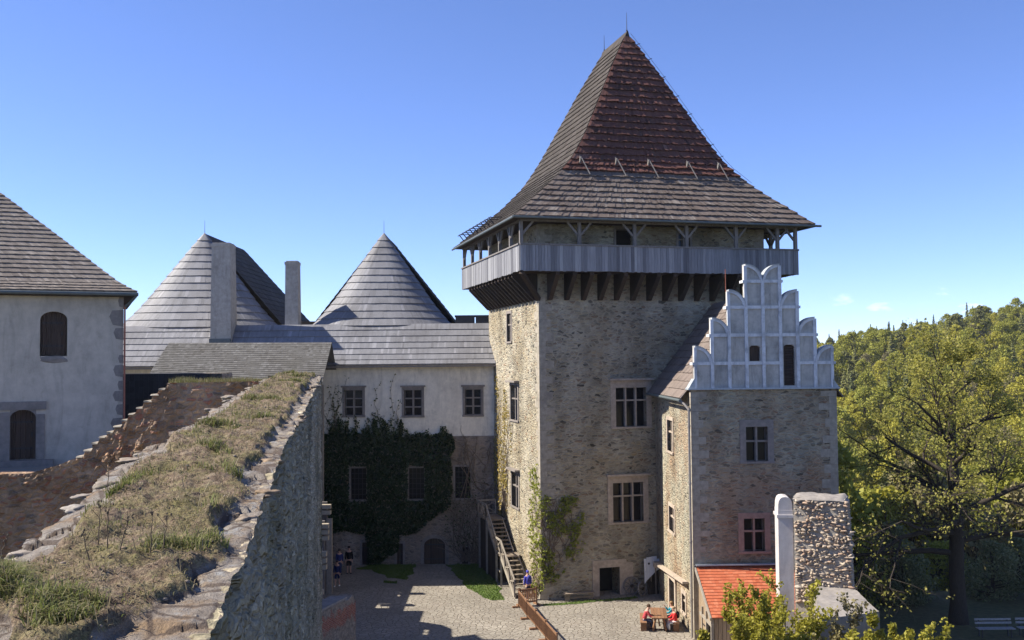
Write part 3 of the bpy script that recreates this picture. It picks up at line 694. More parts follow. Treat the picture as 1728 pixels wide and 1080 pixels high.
for t in (.2, .42, .65, .85, 1): post(gx1 - .14, gy0 + (gy1 - gy0 - .14) * t, [(0, -1), (0, 1)] if t < 1 else [(0, -1)])
m = MB()
for a, b in (((gx0, gy0 + .14, EZ - .1), (gx1, gy0 + .14, EZ - .1)), ((gx0 + .14, gy0, EZ - .09), (gx0 + .14, gy1, EZ - .09)), ((gx1 - .14, gy0, EZ - .09), (gx1 - .14, gy1, EZ - .09)), ((gx0, gy1 - .14, EZ - .1), (gx1, gy1 - .14, EZ - .1))): m.beam(a, b, .2, .2)
part('wall_plate', m, MT['timber'], keep, L)
# bell-cast roof: rectangles by height
RL = [(-2.2, 17.6, -2.6, 15.0, 23.0), (-.6, 16.1, -1.35, 13.7, 24.35), (1.05, 14.5, -.15, 12.7, 25.75), (2.45, 13.15, .75, 12.1, 27.2), (3.55, 12.1, 1.35, 11.6, 28.9), (4.75, 10.88, 2.2, 10.9, 31.2), (6.2, 9.4, 3.33, 9.9, 34.05), (7.72, 7.88, 4.5, 9.0, 36.75)]
def rr(t):
    f = t * (len(RL) - 1); i = min(len(RL) - 2, int(f)); f -= i
    return [RL[i][k] + (RL[i + 1][k] - RL[i][k]) * f for k in range(5)]
def side(k):
    def S_(s, t):
        a, b, c, d, z = rr(t)
        if k == 0: return Vector((a + (b - a) * s, c, z))
        if k == 1: return Vector((a, d + (c - d) * s, z))
        if k == 2: return Vector((b, c + (d - c) * s, z))
        return Vector((b + (a - b) * s, d, z))
    return S_
def levels_by_height(step):
    out = []; z = RL[0][4]; zs = [r[4] for r in RL]
    while z < zs[-1] - step * .5:
        i = max(j for j in range(len(zs) - 1) if zs[j] <= z + 1e-6); out.append((i + (z - zs[i]) / (zs[i + 1] - zs[i])) / (len(zs) - 1))
        z += step * (.8 if z < 27 else 1.0)
    return out + [1.0]
lv = levels_by_height(.47)
cut = min(range(len(lv)), key=lambda i: abs(rr(lv[i])[4] - 26.2)); cut2 = min(range(len(lv)), key=lambda i: abs(rr(lv[i])[4] - 27.3))
pat = lambda r, s, t: min(1, max(0, r.gauss(.38, .12) + .34 * noise.noise(Vector((s * 1.1, t * 313.7, 3))) + .5 * (noise.noise(Vector((s * 9, t * 61, 3))) > .45)))
m = MB(); shingles(m, side(0), lv[:cut + 1], .15, .13, rng, .035, ns=4, shade_fn=pat); o = part('lower_roof', m, MT['sh_grey'], keep, L)
m = MB(); shingles(m, side(0), lv[cut:], .15, .2, rng, .04, ns=4, base=False, shade_fn=pat)
for i in range(30): 
    t0, t1 = lv[cut] + (1 - lv[cut]) * i / 30, lv[cut] + (1 - lv[cut]) * (i + 1) / 30; q = side(0); m.poly([q(0, t0), q(1, t0), q(1, t1), q(0, t1)], .2)
part('front_roof', m, MT['sh_red'], keep, L)
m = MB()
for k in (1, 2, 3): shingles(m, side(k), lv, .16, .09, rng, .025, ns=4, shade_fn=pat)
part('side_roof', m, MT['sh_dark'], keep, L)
m = MB()
q = [(7.8 - .13, 4.35, 36.72), (7.8 + .13, 4.35, 36.72), (7.8 + .02, 4.3, 37.0), (7.8 - .02, 4.3, 37.0)]
m.hexa([(7.62, 4.4, 36.6), (7.98, 4.4, 36.6), (7.98, 9.1, 36.6), (7.62, 9.1, 36.6), (7.76, 4.3, 36.98), (7.84, 4.3, 36.98), (7.84, 9.2, 36.98), (7.76, 9.2, 36.98)])
part('ridge', m, MT['sh_dark'], keep, L)
m = MB()                                      # soffit boards and eaves gutter
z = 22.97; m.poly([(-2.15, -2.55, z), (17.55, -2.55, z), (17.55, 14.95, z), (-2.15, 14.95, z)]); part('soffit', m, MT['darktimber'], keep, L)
m = MB()
m.tube([(-2.3, -2.68, 22.97), (18.0, -2.68, 22.93)], .075, 8); m.tube([(-2.28, -2.68, 22.97), (-2.28, 15.1, 22.95)], .075, 8); m.tube([(17.68, -2.6, 22.95), (17.68, 15.0, 22.95)], .075, 8)
part('gutter', m, MT['copper'], keep, L)
def hook(x, y, z, dy):                        # timber ladder hooks and snow guards
    m = MB(); a = Vector((x, y, z)); m.beam(a, a + Vector((.04, -.35, .75)), .09, .09); m.beam(a + Vector((.04, -.35, .75)), a + Vector((.5, -.75, -.42)), .06, .06); m.beam(a + Vector((0, -.05, -.5)), a + Vector((.02, -.2, .85)), .05, .05); part('roof_hook', m, MT['timber'], keep, L)
for x in (2.9, 5.3, 7.5, 10.2, 12.4): hook(x, .6, 26.55, 0)
for i in range(9):
    y = 13.2 - i * 1.15; m = MB(); zz = 23.35; m.beam((-1.75, y, zz), (-2.15, y, zz + .5), .06, .06); m.beam((-2.15, y, zz + .5), (-1.2, y, zz + .55), .05, .05); m.beam((-2.12, y - .5, zz + .47), (-2.12, y + .5, zz + .47), .05, .05); part('snow_guard', m, MT['iron'], keep, L)
for x, y, h in ((7.8, 4.45, 1.35), (7.8, 8.9, 1.2)):
    m = MB(); m.tube([(x, y, 36.8), (x, y, 36.95 + h)], [.03, .012], 5); m.blob((x, y, 37.05), (.07, .07, .07), rng, 0, 1); part('lightning_rod', m, MT['iron'], keep, L)
m = MB()
for t in (.48, .55, .62, .69, .76, .83, .9, .96):
    a, b, c, d, z = rr(t); m.beam((b, c, z), (b + .32, c - .05, z + .12), .05, .04)
m.tube([(rr(t)[1] + .2, rr(t)[2] - .05, rr(t)[4] + .12) for t in np.linspace(.3, 1, 14)], .012, 4)
part('lightning_conductor', m, MT['iron'], keep, L)

# ================================================================ the stepped-gable house
AO = Vector((9.35, 53.03, 0)); AY = R_(2)
house = thing('gabled_annex', 'rubble stone annex with a white stepped gable of rounded lunettes in front of the keep', 'house', AO, AY)
AW, AD, AZ = 7.74, 11.4, 12.95
ff = WF((0, 0, 0), (1, 0, 0), (0, -1, 0)); fl = WF((0, 0, 0), (0, 1, 0), (-1, 0, 0))
m = MB()
wallface(m, (0, 0, 0), (1, 0, 0), (0, -1, 0), 0, AW, -.3, AZ, [(2.88, 4.03, 9.15, 10.96, .35), (2.69, 3.79, 4.47, 6.17, .35)])
wallface(m, (0, 0, 0), (0, 1, 0), (-1, 0, 0), 0, AD, -.3, AZ, [(5.0, 6.6, 9.2, 11.0, .35), (4.85, 6.4, 4.6, 6.0, .35), (4.95, 6.5, -.3, 1.85, .5), (2.1, 3.0, .75, 1.7, .35)])
m.poly([(AW, 0, -.3), (AW, AD, -.3), (AW, AD, AZ), (AW, 0, AZ)])
part('wall', m, MT['annex'], house, L)
z = 0; k = 0
while z < 12.6:
    h = rng.uniform(.3, .5); a, b = (rng.uniform(.6, .95), .35) if k % 2 else (.4, rng.uniform(.4, .6))
    for x0, x1 in ((-.012, a), (AW - a, AW + .012)): m = MB(); m.box(x0, x1, -.014, b, z + .015, min(12.8, z + h)); part('quoin', m, MT['quoin'], house, L)
    z += h; k += 1
cross_window(house, ff, 2.88, 4.03, 9.15, 10.96, 2, [10.2], .32, 'trimdark', head=.36, dep=.38)
cross_window(house, ff, 2.69, 3.79, 4.47, 6.17, 2, [5.5], .3, 'trimred', head=.3, dep=.38)
cross_window(house, fl, 5.0, 6.6, 9.2, 11.0, 2, [10.3], .2, 'trim', head=.2, dep=.32)
cross_window(house, fl, 4.85, 6.4, 4.6, 6.0, 2, [5.4], .2, 'trim', head=.2, dep=.32)
cross_window(house, fl, 2.1, 3.0, .75, 1.7, 2, [1.3], .2, 'trim', head=.25, dep=.32)
m = MB(); fl.box(m, 4.6, 4.95, -.2, 1.85, -.08, .3); fl.box(m, 6.5, 6.85, -.2, 1.85, -.08, .3); fl.box(m, 4.5, 6.95, 1.85, 2.2, -.12, .3)
o = part('door_surround', m, MT['trim'], house, L); plank_door('door', house, fl, 4.95, 6.5, -.2, 1.85, .3)
m = MB(); m.beam((-.25, 8.8, 2.05), (-.2, 1.2, 2.62), .3, .12); fl.box(m, 9.2, 9.7, 1.8, 2.1, -.45, .1); part('porch_beam', m, MT['trim'], house, L)
# roof behind the gable
rz, sl = 18.05, 1.24
m = MB(); shingles(m, quad_surf((-.45, 10.9, 12.45), (-.45, .3, 12.45), (3.87, .3, rz), (3.87, 10.9, rz)), lev(13), .24, .07, rng, .03, ns=3, shade_fn=pat)
shingles(m, quad_surf((8.2, .3, 12.45), (8.2, 10.9, 12.45), (3.87, 10.9, rz), (3.87, .3, rz)), lev(13), .24, .07, rng, .03, ns=3, shade_fn=pat)
part('roof', m, MT['sh_brown'], house, L)
m = MB(); m.tube([(-.52, 10.9, 12.4), (-.52, .2, 12.36)], .08, 8); part('gutter', m, MT['copper'], house, L)
m = MB(); m.tube([(-.5, .35, 12.35), (-.3, .15, 12.15), (-.14, -.1, 11.9), (-.14, -.1, .1)], .065, 8)
for z in (2, 5, 8, 11): m.tube([(-.14, -.1, z), (-.14, -.1, z + .08)], .085, 8)
part('downpipe', m, MT['pipe'], house, L)
# gable
GU = .25; GCW = (7.55 - GU) / 8
tops = [15.2, 16.68, 18.15, 19.5]; spr = [14.3, 15.78, 17.25, 18.62]
gab = MB(); TH = .55
def lun(i, mirror, pad=0, n=10):               # outline of one column's quarter-round head, outer side high
    a = GU + GCW * i + pad; b = GU + GCW * (i + 1) - pad; k = i if i < 4 else 7 - i; z0 = spr[k] + pad; h = tops[k] - spr[k] - pad * 1.6
    pts = []
    for j in range(n + 1):
        t = PI / 2 * j / n; u = (b - a) * math.sin(t); z = z0 + h * math.cos(t)
        pts.append((a + u if not mirror else b - u, z))
    return a, b, pts
for i in range(8):
    k = i if i < 4 else 7 - i; a, b, pts = lun(i, i >= 4)
    ops = []
    if i == 3: ops = [(a + .17, b - .17, 14.38, 15.22, .3)]
    if i == 5: ops = [(a + .16, b - .16, 13.1, 15.25, .3)]
    wallface(gab, (0, 0, 0), (1, 0, 0), (0, -1, 0), a, b, 13.0, spr[k], ops)
    gab.box(a, b, .32, TH, 13.0, spr[k]);
    o0 = [(a, spr[k]), (b, spr[k])] + ([(u, z) for u, z in reversed(pts)] if i < 4 else [(u, z) for u, z in pts])
    o0 = [(a, spr[k]), (b, spr[k])] + sorted(pts, key=lambda q: -q[0])
    gab.prism([(u, 0, z) for u, z in o0], (0, TH, 0))
    side_u = a if i < 4 else b; zlow = 13.0 if k == 0 else spr[k - 1] - .2
    gab.poly([(side_u, 0, zlow), (side_u, TH, zlow), (side_u, TH, spr[k]), (side_u, 0, spr[k])])
gable = part('gable', gab, MT['gable'], house, L)
mo = MB(); gfw = ff
for j in range(9):                              # pilaster strips
    u = GU + GCW * j; k = min(3, min(j, 8 - j)) if j not in (0, 8) else 0
    kk = min(max(0, j - 1), max(0, 7 - j)) if False else (j if j < 4 else 8 - j); kk = min(3, kk)
    top = spr[min(3, j)] if j < 4 else spr[min(3, 8 - j)]
    if j in (0, 8): top = spr[0] + .85
    elif j == 4: top = spr[3] + .1
    else: top = tops[min(3, j if j < 4 else 8 - j)] - .06
    hw = .085; x0, x1 = u - hw, u + hw
    if j == 0: x0 = u - .06
    if j == 8: x1 = u + .06
    gfw.box(mo, x0, x1, 13.0, top, -.1, .02)
for z, i0, i1 in ((14.3, 0, 8), (15.78, 1, 7), (17.25, 2, 6), (18.62, 3, 5)):
    for i in range(i0, i1):
        if i == 5 and z < 15: continue
        u0, u1 = GU + GCW * i + .086, GU + GCW * (i + 1) - .086; gfw.box(mo, u0, u1, z - .09, z + .08, -.075, .02)
    gfw.box(mo, GU + GCW * i0 - .16, GU + GCW * i0 - .061, z - .08, z + .06, -.12, TH); gfw.box(mo, GU + GCW * i1 + .061, GU + GCW * i1 + .16, z - .08, z + .06, -.12, TH)
for i in range(8):                              # rims of the lunettes
    a, b, p0 = lun(i, i >= 4); 
    k = i if i < 4 else 7 - i
    def inner(u, z): 
        cx = a if i < 4 else b; f = .84; return (cx + (u - cx) * f, spr[k] + (z - spr[k]) * f)
    for (u0, z0), (u1, z1) in zip(p0[:-1], p0[1:]):
        (v0, w0), (v1, w1) = inner(u0, z0), inner(u1, z1)
        mo.hexa([(v0, -.085, w0), (v1, -.085, w1), (v1, .02, w1), (v0, .02, w0), (u0, -.085, z0), (u1, -.085, z1), (u1, .02, z1), (u0, .02, z0)])
part('moulding', mo, MT['gabletrim'], gable, L)
m = MB()
for i in range(8):                              # lead covering on the curved tops
    a, b, p0 = lun(i, i >= 4)
    for (u0, z0), (u1, z1) in zip(p0[:-1], p0[1:]): m.hexa([(u0, -.13, z0 + .004), (u1, -.13, z1 + .004), (u1, TH + .03, z1 + .004), (u0, TH + .03, z0 + .004), (u0, -.13, z0 + .04), (u1, -.13, z1 + .04), (u1, TH + .03, z1 + .04), (u0, TH + .03, z0 + .04)])
for z, i0, i1 in ((14.38, 0, 8), (15.86, 1, 7), (17.33, 2, 6), (18.70, 3, 5)):
    for i in range(i0, i1):
        if i == 5 and z < 15: continue
        m.box(GU + GCW * i + .087, GU + GCW * (i + 1) - .087, -.09, 0, z + .001, z + .025)
part('lead_capping', m, MT['lead'], gable, L)
m = MB(); a, b = GU + GCW * 3 + .17, GU + GCW * 4 - .17; arch_fill(m, ff, a, b, 15.1, 15.24, .0, .29); a2, b2 = GU + GCW * 5 + .16, GU + GCW * 6 - .16; arch_fill(m, ff, a2, b2, 15.12, 15.27, .0, .29)
a4, b4 = GU + GCW * 4 + .17, GU + GCW * 5 - .17; ff.box(m, a4, a4 + .03, 14.38, 15.1, -.02, .01); ff.box(m, b4 - .03, b4, 14.38, 15.1, -.02, .01)
pts = [(a4 + (b4 - a4) * i / 8, 15.1 + .14 * math.sin(PI * i / 8)) for i in range(9)]
for (u0, z0), (u1, z1) in zip(pts[:-1], pts[1:]): m.hexa([ff.p(u0, z0, -.02), ff.p(u1, z1, -.02), ff.p(u1, z1, .01), ff.p(u0, z0, .01), ff.p(u0, z0 + .03, -.02), ff.p(u1, z1 + .03, -.02), ff.p(u1, z1 + .03, .01), ff.p(u0, z0 + .03, .01)])
part('arch', m, MT['gable'], gable, L)
m = MB(); m.box(a, b, .25, .27, 14.38, 15.24); ff.box(m, a, a + .04, 14.38, 15.2, .1, .2); part('loft_window', m, MT['door'], house, L)
m = MB(); n = 16
for i in range(n): z = 13.1 + 2.1 * i / n; m.hexa([ff.p(a2, z, .12), ff.p(b2, z, .12), ff.p(b2, z, .15), ff.p(a2, z, .15), ff.p(a2, z + .1, .2), ff.p(b2, z + .1, .2), ff.p(b2, z + .1, .23), ff.p(a2, z + .1, .23)], rng.random())
m.box(a2, b2, .27, .29, 13.1, 15.25)
part('louvred_shutter', m, MT['door'], house, L)
m = MB(); m.box(-.16, AW + .14, -.18, .62, 12.92, 13.0); m.hexa([(AW - .2, -.1, 13), (AW + .12, -.1, 13), (AW + .12, .6, 13), (AW - .2, .6, 13), (AW - .2, -.1, 13.45), (AW - .19, -.1, 13.45), (AW - .19, .6, 13.45), (AW - .2, .6, 13.45)]); m.hexa([(-.12, -.1, 13), (.2, -.1, 13), (.2, .6, 13), (-.12, .6, 13), (.18, -.1, 13.5), (.2, -.1, 13.5), (.2, .6, 13.5), (.18, .6, 13.5)])
part('ledge', m, MT['lead'], house, L)
m = MB(); m.tube([(2.05, .4, 18.1), (2.05, .4, 19.3)], .02, 5); part('lightning_rod', m, MT['rust'], house, L)

# red-tiled lean-to shed
shed = thing('tiled_shed', 'board-sided lean-to shed with an orange-red tile roof under the gabled annex', 'shed', AO + Vector((.6, -1.8, 0)), AY)
X = lambda u, v, z: AO + Matrix.Rotation(AY, 3, 'Z') @ Vector((u, v, z))
m = MB(); shingles(m, quad_surf(X(.12, -3.45, 1.93), X(5.2, -3.45, 1.93), X(5.2, -.03, 3.74), X(.12, -.03, 3.74)), lev(17), .17, .035, rng, .008, ns=2, shade_fn=lambda r, s, t: r.random()); part('roof', m, MT['tile'], shed)
m = MB(); m.beam(X(.1, -.12, 3.82), X(5.25, -.12, 3.82), .3, .06); part('flashing', m, MT['lead'], shed)
m = MB(); m.beam(X(.06, -3.5, 1.88), X(.06, 0, 3.72), .07, .16); m.beam(X(5.24, -3.5, 1.88), X(5.24, 0, 3.72), .07, .16); part('verge_board', m, MT['pale'], shed)
m = MB(); n = 16
for i in range(n):
    v0, v1 = -3.25 * i / n - .02, -3.25 * (i + 1) / n + .01; zz = lambda v: 3.6 + v * .53
    zb = 1.5 if v1 < -1.1 else 0
    q = [X(.22, v0, zb), X(.22, v1, zb), X(.27, v1, zb), X(.27, v0, zb), X(.22, v0, zz(v0)), X(.22, v1, zz(v1)), X(.27, v1, zz(v1)), X(.27, v0, zz(v0))]
    m.hexa(q, rng.random())
for i in range(24):
    u0, u1 = .3 + 4.8 * i / 24, .3 + 4.8 * (i + 1) / 24 - .02; m.hexa([X(u0, -3.25, 0), X(u1, -3.25, 0), X(u1, -3.2, 0), X(u0, -3.2, 0), X(u0, -3.25, 1.9), X(u1, -3.25, 1.9), X(u1, -3.2, 1.9), X(u0, -3.2, 1.9)], rng.random())
for i in range(14):
    v0, v1 = -3.2 * i / 14, -3.2 * (i + 1) / 14; m.hexa([X(5.1, v0, 0), X(5.1, v1, 0), X(5.15, v1, 0), X(5.15, v0, 0), X(5.1, v0, 3.5 + v0 * .53), X(5.1, v1, 3.5 + v1 * .53), X(5.15, v1, 3.5 + v1 * .53), X(5.15, v0, 3.5 + v0 * .53)], .4)
part('wall', m, MT['shed'], shed)
m = MB()
for v in (-1.15, -2.1, -3.2): m.beam(X(.2, v, 0), X(.2, v, 1.95 if v > -3 else 1.9), .14, .14)
m.beam(X(.2, -.6, 1.5), X(.2, -3.3, 1.5), .13, .14); part('frame', m, MT['pale'], shed)
m = MB()
for i in range(5): v0, v1 = -1.22 - .155 * i, -1.22 - .155 * (i + 1) + .008; m.hexa([X(.19, v0, .05), X(.19, v1, .05), X(.24, v1, .05), X(.24, v0, .05), X(.19, v0, 1.43), X(.19, v1, 1.43), X(.24, v1, 1.43), X(.24, v0, 1.43)], rng.random())
o = part('door', m, MT['shed'], shed); m = MB(); m.beam(X(.17, -1.25, 1.1), X(.17, -1.7, 1.1), .02, .06); part('hinge_strap', m, MT['iron'], o)
# ================================================================ the palace wing across the yard
wing = thing('palace_wing', 'long plastered palace wing with silver shingle roof and two rounded hipped peaks', 'palace', (-7, 73, 0))
rng = random.Random(33)
pf = WF((0, 73, 0), (1, 0, 0), (0, -1, 0)); lf_ = WF((0, 72.94, 0), (1, 0, 0), (0, -1, 0))
WX0, WX1, EAV = -29.5, -1.05, 14.35
PB = 9.15
UW = [(-12.13, -10.85, 10.7, 12.52), (-7.84, -6.57, 10.65, 12.5), (-3.45, -2.28, 10.68, 12.5)]
LWn = [(-11.71, -10.6, 4.65, 6.9), (-7.53, -6.43, 4.65, 6.88), (-4.2, -3.1, 4.68, 6.95)]
DRS = [(-6.45, -4.95, -.1, 1.85), (-10.9, -10.4, -.1, 1.6), (-8.42, -7.98, -.1, 1.5), (-3.75, -3.3, -.1, 1.2)]
m = MB(); wallface(m, (0, 73, 0), (1, 0, 0), (0, -1, 0), WX0, WX1, PB, EAV, [(*w_, .35) for w_ in UW])
m.poly([(WX0, 73, 0), (WX0, 90, 0), (WX0, 90, EAV), (WX0, 73, EAV)]); m.box(WX0, WX0 + .01, 73, 90, 0, EAV)
part('plaster_wall', m, MT['plaster'], wing)
m = MB(); wallface(m, (0, 72.94, 0), (1, 0, 0), (0, -1, 0), WX0, WX1, -.2, PB, [(*w_, .4) for w_ in LWn] + [(*d, .5) for d in DRS]); m.poly([(WX0, 72.94, PB), (WX1, 72.94, PB), (WX1, 73.0, PB), (WX0, 73.0, PB)])
part('wall', m, MT['low'], wing)
for a, b, c, d in UW: cross_window(wing, pf, a, b, c, d, 2, [c + (d - c) / 3, c + (d - c) * 2 / 3], .17, 'trimdark', local=False, hood=.12, head=.2, dep=.36, sill=.14)
for a, b, c, d in LWn: 
    o = cross_window(wing, lf_, a, b, c, d, 1, [], .13, 'trimdark', local=False, head=.12, dep=.36, proud=.02, bars=False)
    g = MB()
    for i in range(1, 4): u = a + (b - a) * i / 4; lf_.box(g, u - .015, u + .015, c, d, .06, .09)
    for i in range(1, 6): z = c + (d - c) * i / 6; lf_.box(g, a, b, z - .015, z + .015, .065, .085)
    part('lattice', g, MT['iron'], o)
m = MB(); a, b, c, d = DRS[0]; arch_fill(m, lf_, a, b, 1.35, d, .0, .5)
lf_.box(m, a - .25, a, -.1, 1.4, -.05, .2); lf_.box(m, b, b + .25, -.1, 1.4, -.05, .2)
n = 9
for i in range(n):
    t0, t1 = PI * i / n, PI * (i + 1) / n; ca = (a + b) / 2; r = (b - a) / 2
    q = [(ca - r * math.cos(t), 1.36 + .5 * math.sin(t)) for t in (t0, t1)]; q2 = [(ca - (r + .25) * math.cos(t), 1.36 + .76 * math.sin(t)) for t in (t0, t1)]
    m.hexa([lf_.p(*q[0], -.05), lf_.p(*q[1], -.05), lf_.p(*q[1], .1), lf_.p(*q[0], .1), lf_.p(*q2[0], -.05), lf_.p(*q2[1], -.05), lf_.p(*q2[1], .1), lf_.p(*q2[0], .1)])
part('door_surround', m, MT['trimdark'], wing); plank_door('arched_door', wing, lf_, a, b, -.1, 1.85, .3, local=False)
for a, b, c, d in DRS[1:]: 
    m = MB(); lf_.box(m, a - .16, a, c, d, -.03, .2); lf_.box(m, b, b + .16, c, d, -.03, .2); lf_.box(m, a - .16, b + .16, d, d + .18, -.033, .2); part('door_surround', m, MT['trimdark'], wing)
    plank_door('narrow_door', wing, lf_, a, b, c, d, .28, local=False)
# roof: bell-cast slope along the front
def wsurf(s, t):
    y = 72.35 + 3.05 * t; z = 14.32 + 3.05 * (t ** 1.12); return Vector((WX0 - .4 + (WX1 + .25 - WX0 + .4) * s, y, z))
silver = lambda r, s, t: min(1, max(0, r.gauss(.42, .23) + .3 * noise.noise(Vector((s * 2.1, t * 41.3, 1)))))
m = MB(); shingles(m, wsurf, lev(7), .15, .085, rng, .008, ns=12, shade_fn=silver); 
m.poly([(WX0 - .4, 75.4, 17.36), (WX1 + .25, 75.4, 17.36), (WX1 + .25, 88, 17.3), (WX0 - .4, 88, 17.3)], .3)
part('roof', m, MT['sh_silver'], wing)
def peak(cx, hw, ay, az, rear, rz_end):
    fy, bz = 75.32, 17.22
    def cone(s, t):                          # rounded hip facing the yard
        th = PI * s; e = .62; cxn = -math.cos(th); sn = math.sin(th)
        ex = math.copysign(abs(cxn) ** .72, cxn); ey = sn ** .55
        k = (1 - t) * (1 + .12 * (1 - t) * (t < 1) - .0); k = (1 - t) * .97 + .45 * max(0, .28 - t) ** 1.6
        return Vector((cx + hw * ex * k, ay - (ay - fy) * ey * k, bz + (az - bz) * t))
    m = MB(); lv2 = [.0]; n = 13
    for i in range(n): lv2.append((i + 1) / n * .985)
    shingles(m, cone, lv2, .17, .10, rng, .012, ns=28, shade_fn=silver)
    part('rounded_hip', m, MT['sh_silver'], wing)
    m = MB(); q = [(cx - .22, ay - .25, az - .45), (cx + .22, ay - .25, az - .45), (cx + .2, ay + .3, az - .4), (cx - .2, ay + .3, az - .4)]
    for i in range(4): m.poly([q[i], q[(i + 1) % 4], (cx, ay + .02, az + .06)])
    part('finial_cap', m, MT['lead'], wing)
    m = MB(); ex = hw + .75
    A = quad_surf((cx + ex, ay, bz - .25), (cx + ex, ay + rear, bz - .25), (cx, ay + rear * .78, az - .05), (cx, ay, az - .05)); shingles(m, A, lev(17), .22, .05, rng, .02, ns=3)
    B = quad_surf((cx - ex, ay + rear, bz - .25), (cx - ex, ay, bz - .25), (cx, ay, az - .05), (cx, ay + rear * .78, az - .05)); shingles(m, B, lev(17), .22, .05, rng, .02, ns=3)
    C = quad_surf((cx + ex, ay + rear, bz - .25), (cx - ex, ay + rear, bz - .25), (cx, ay + rear * .78, az - .05), (cx, ay + rear * .78, az - .05)); shingles(m, C, lev(17), .3, .05, rng, .02, ns=3)
    part('rear_roof', m, MT['sh_dark'], wing)
    m = MB(); m.tube([(cx, ay, az), (cx, ay, az + 1.0)], [.02, .01], 4); part('lightning_rod', m, MT['iron'], wing)
peak(-10.15, 5.35, 80.0, 24.82, 8, 0)
peak(-24.45, 5.9, 80.0, 24.95, 15, 0)
def chimney(x0, x1, y, zb, zt, taper, dp=.9):
    m = MB(); d = dp
    m.hexa([(x0 - taper, y, zb), (x1 + taper, y, zb), (x1 + taper, y + d + .2, zb), (x0 - taper, y + d + .2, zb), (x0, y, zt - .3), (x1, y, zt - .3), (x1, y + d, zt - .3), (x0, y + d, zt - .3)])
    m.box(x0 - .05, x1 + .02, y - .04, y + d + .04, zt - .3, zt - .08); m.box(x0 + .05, x1 - .06, y + .06, y + d - .06, zt - .08, zt)
    part('chimney', m, MT['chimney'], wing)
chimney(-22.1, -20.75, 74.0, 15.6, 23.45, .1, 1.5); chimney(-17.1, -16.15, 75.9, 16.6, 22.25, .04)
m = MB(); m.box(-22.2, -20.65, 73.75, 74.0, 15.75, 16.35); part('chimney_flashing', m, MT['copper'], wing)
for x0, x1 in ((-4.35, -2.9), (-2.8, -1.6)):
    m = MB(); m.box(x0, x1, 77.5, 78.3, 16.5, 17.95); m.box(x0 - .06, x1 + .06, 77.45, 78.35, 17.95, 18.08); part('chimney', m, MT['iron'], wing)
m = MB(); m.box(-17.5, -12.6, 78.5, 78.8, 16.8, 17.75); part('roof_ridge', m, MT['sh_dark'], wing)
m = MB(); m.tube([(-1.18, 72.3, 14.25), (-1.15, 72.8, 13.8), (-1.15, 72.82, 4.0)], .06, 6); part('downpipe', m, MT['pipe'], wing)
m = MB(); m.beam((WX0, 72.5, 14.2), (WX1, 72.5, 14.2), .5, .1); m.beam((-1.0, 72.4, 14.5), (-1.5, 75.3, 17.5), .06, .14); part('eaves_board', m, MT['trimdark'], wing)
m = MB(); lf_.box(m, -12.38, -11.95, 1.42, 1.72, -.04, 0); part('plaque', m, MT['pale'], wing)

# ---- ivy that clothes the wing
nr = np.random.default_rng(4)
def on_wing(px, py): p = at(px, py, 72.85); return p
N = 15000; pts = []
while len(pts) < N:
    x, y = nr.uniform(545, 775), nr.uniform(690, 953)
    nn = noise.noise(Vector((x * .03, y * .03, 5))) * 14
    top = 733 + nn - (18 if x < 700 else 0) * max(0, noise.noise(Vector((x * .11, 0, 2)))) * 2.2
    right = 762 + nn * .8 if y < 850 else 762 - (y - 850) * 1.15 + nn
    bot = 905 + nn * .5
    ok = y > top and x < right and y < bot
    if y >= bot - 6: ok = (618 + nn * .5 < x < 672 + nn * .5) and y < 953 and x < right
    for wx0, wx1, wy0, wy1 in ((589, 619, 786, 845), (688, 717, 786, 845), (768, 800, 780, 850)):
        if wx0 < x < wx1 and wy0 < y < wy1: ok = False
    if not ok: continue
    p = on_wing(x, y); th = .10 + .28 * (.5 + .5 * noise.noise(Vector((p.x * .8, p.z * .8, 1)))) + .1 * noise.noise(Vector((p.x * 3, p.z * 3, 7)))
    pts.append((p.x, 72.9 - abs(th) * nr.random() ** .5, p.z))
Vv, Ff = leaf_quads(pts, nr.uniform(.07, .14, len(pts)), nr, aspect=.85)
ivy = thing('ivy', 'dark green ivy blanket covering the lower wall of the plastered palace wing', 'ivy', (-9.3, 72.9, 0))
build_np('foliage', Vv, Ff, MT['ivy'], ivy, nr.random(len(pts)))
tipsC = []; stm = MB(); r2 = random.Random(8)
for i in range(46):                           # upright runners over the rim, some reaching the plaster
    x = r2.uniform(548, 745) if i < 34 else r2.choice([r2.uniform(555, 580), r2.uniform(618, 665)]); h = r2.uniform(10, 42) if i < 34 else r2.uniform(50, 120)
    if x > 690: h *= .5
    p = Vector((x, 742, 0)); q = [p.copy()]
    for k in range(8): p = p + Vector((r2.gauss(0, 2.4 if i < 34 else 4.5), -h / 8, 0)); q.append(p.copy())
    q = [w_ for w_ in q if not (580 < w_.x < 615 and 650 < w_.y < 705) and not (678 < w_.x < 716 and 650 < w_.y < 705)]
    if len(q) < 2: continue
    W_ = [at(w_.x, w_.y, 72.88) for w_ in q]; stm.tube(W_, [.022 - .0018 * k for k in range(len(W_))], 4)
    for w_ in W_:
        for k in range(11 if i < 34 else 3): tipsC.append((w_.x + r2.gauss(0, .09), w_.y - r2.uniform(0, .1), w_.z + r2.gauss(0, .13)))
part('stem', stm, MT['dryvine'], ivy)
Vv, Ff = leaf_quads(tipsC, nr.uniform(.05, .1, len(tipsC)), nr); build_np('young_shoots', Vv, Ff, MT['ivytip'], ivy, nr.random(len(tipsC)))
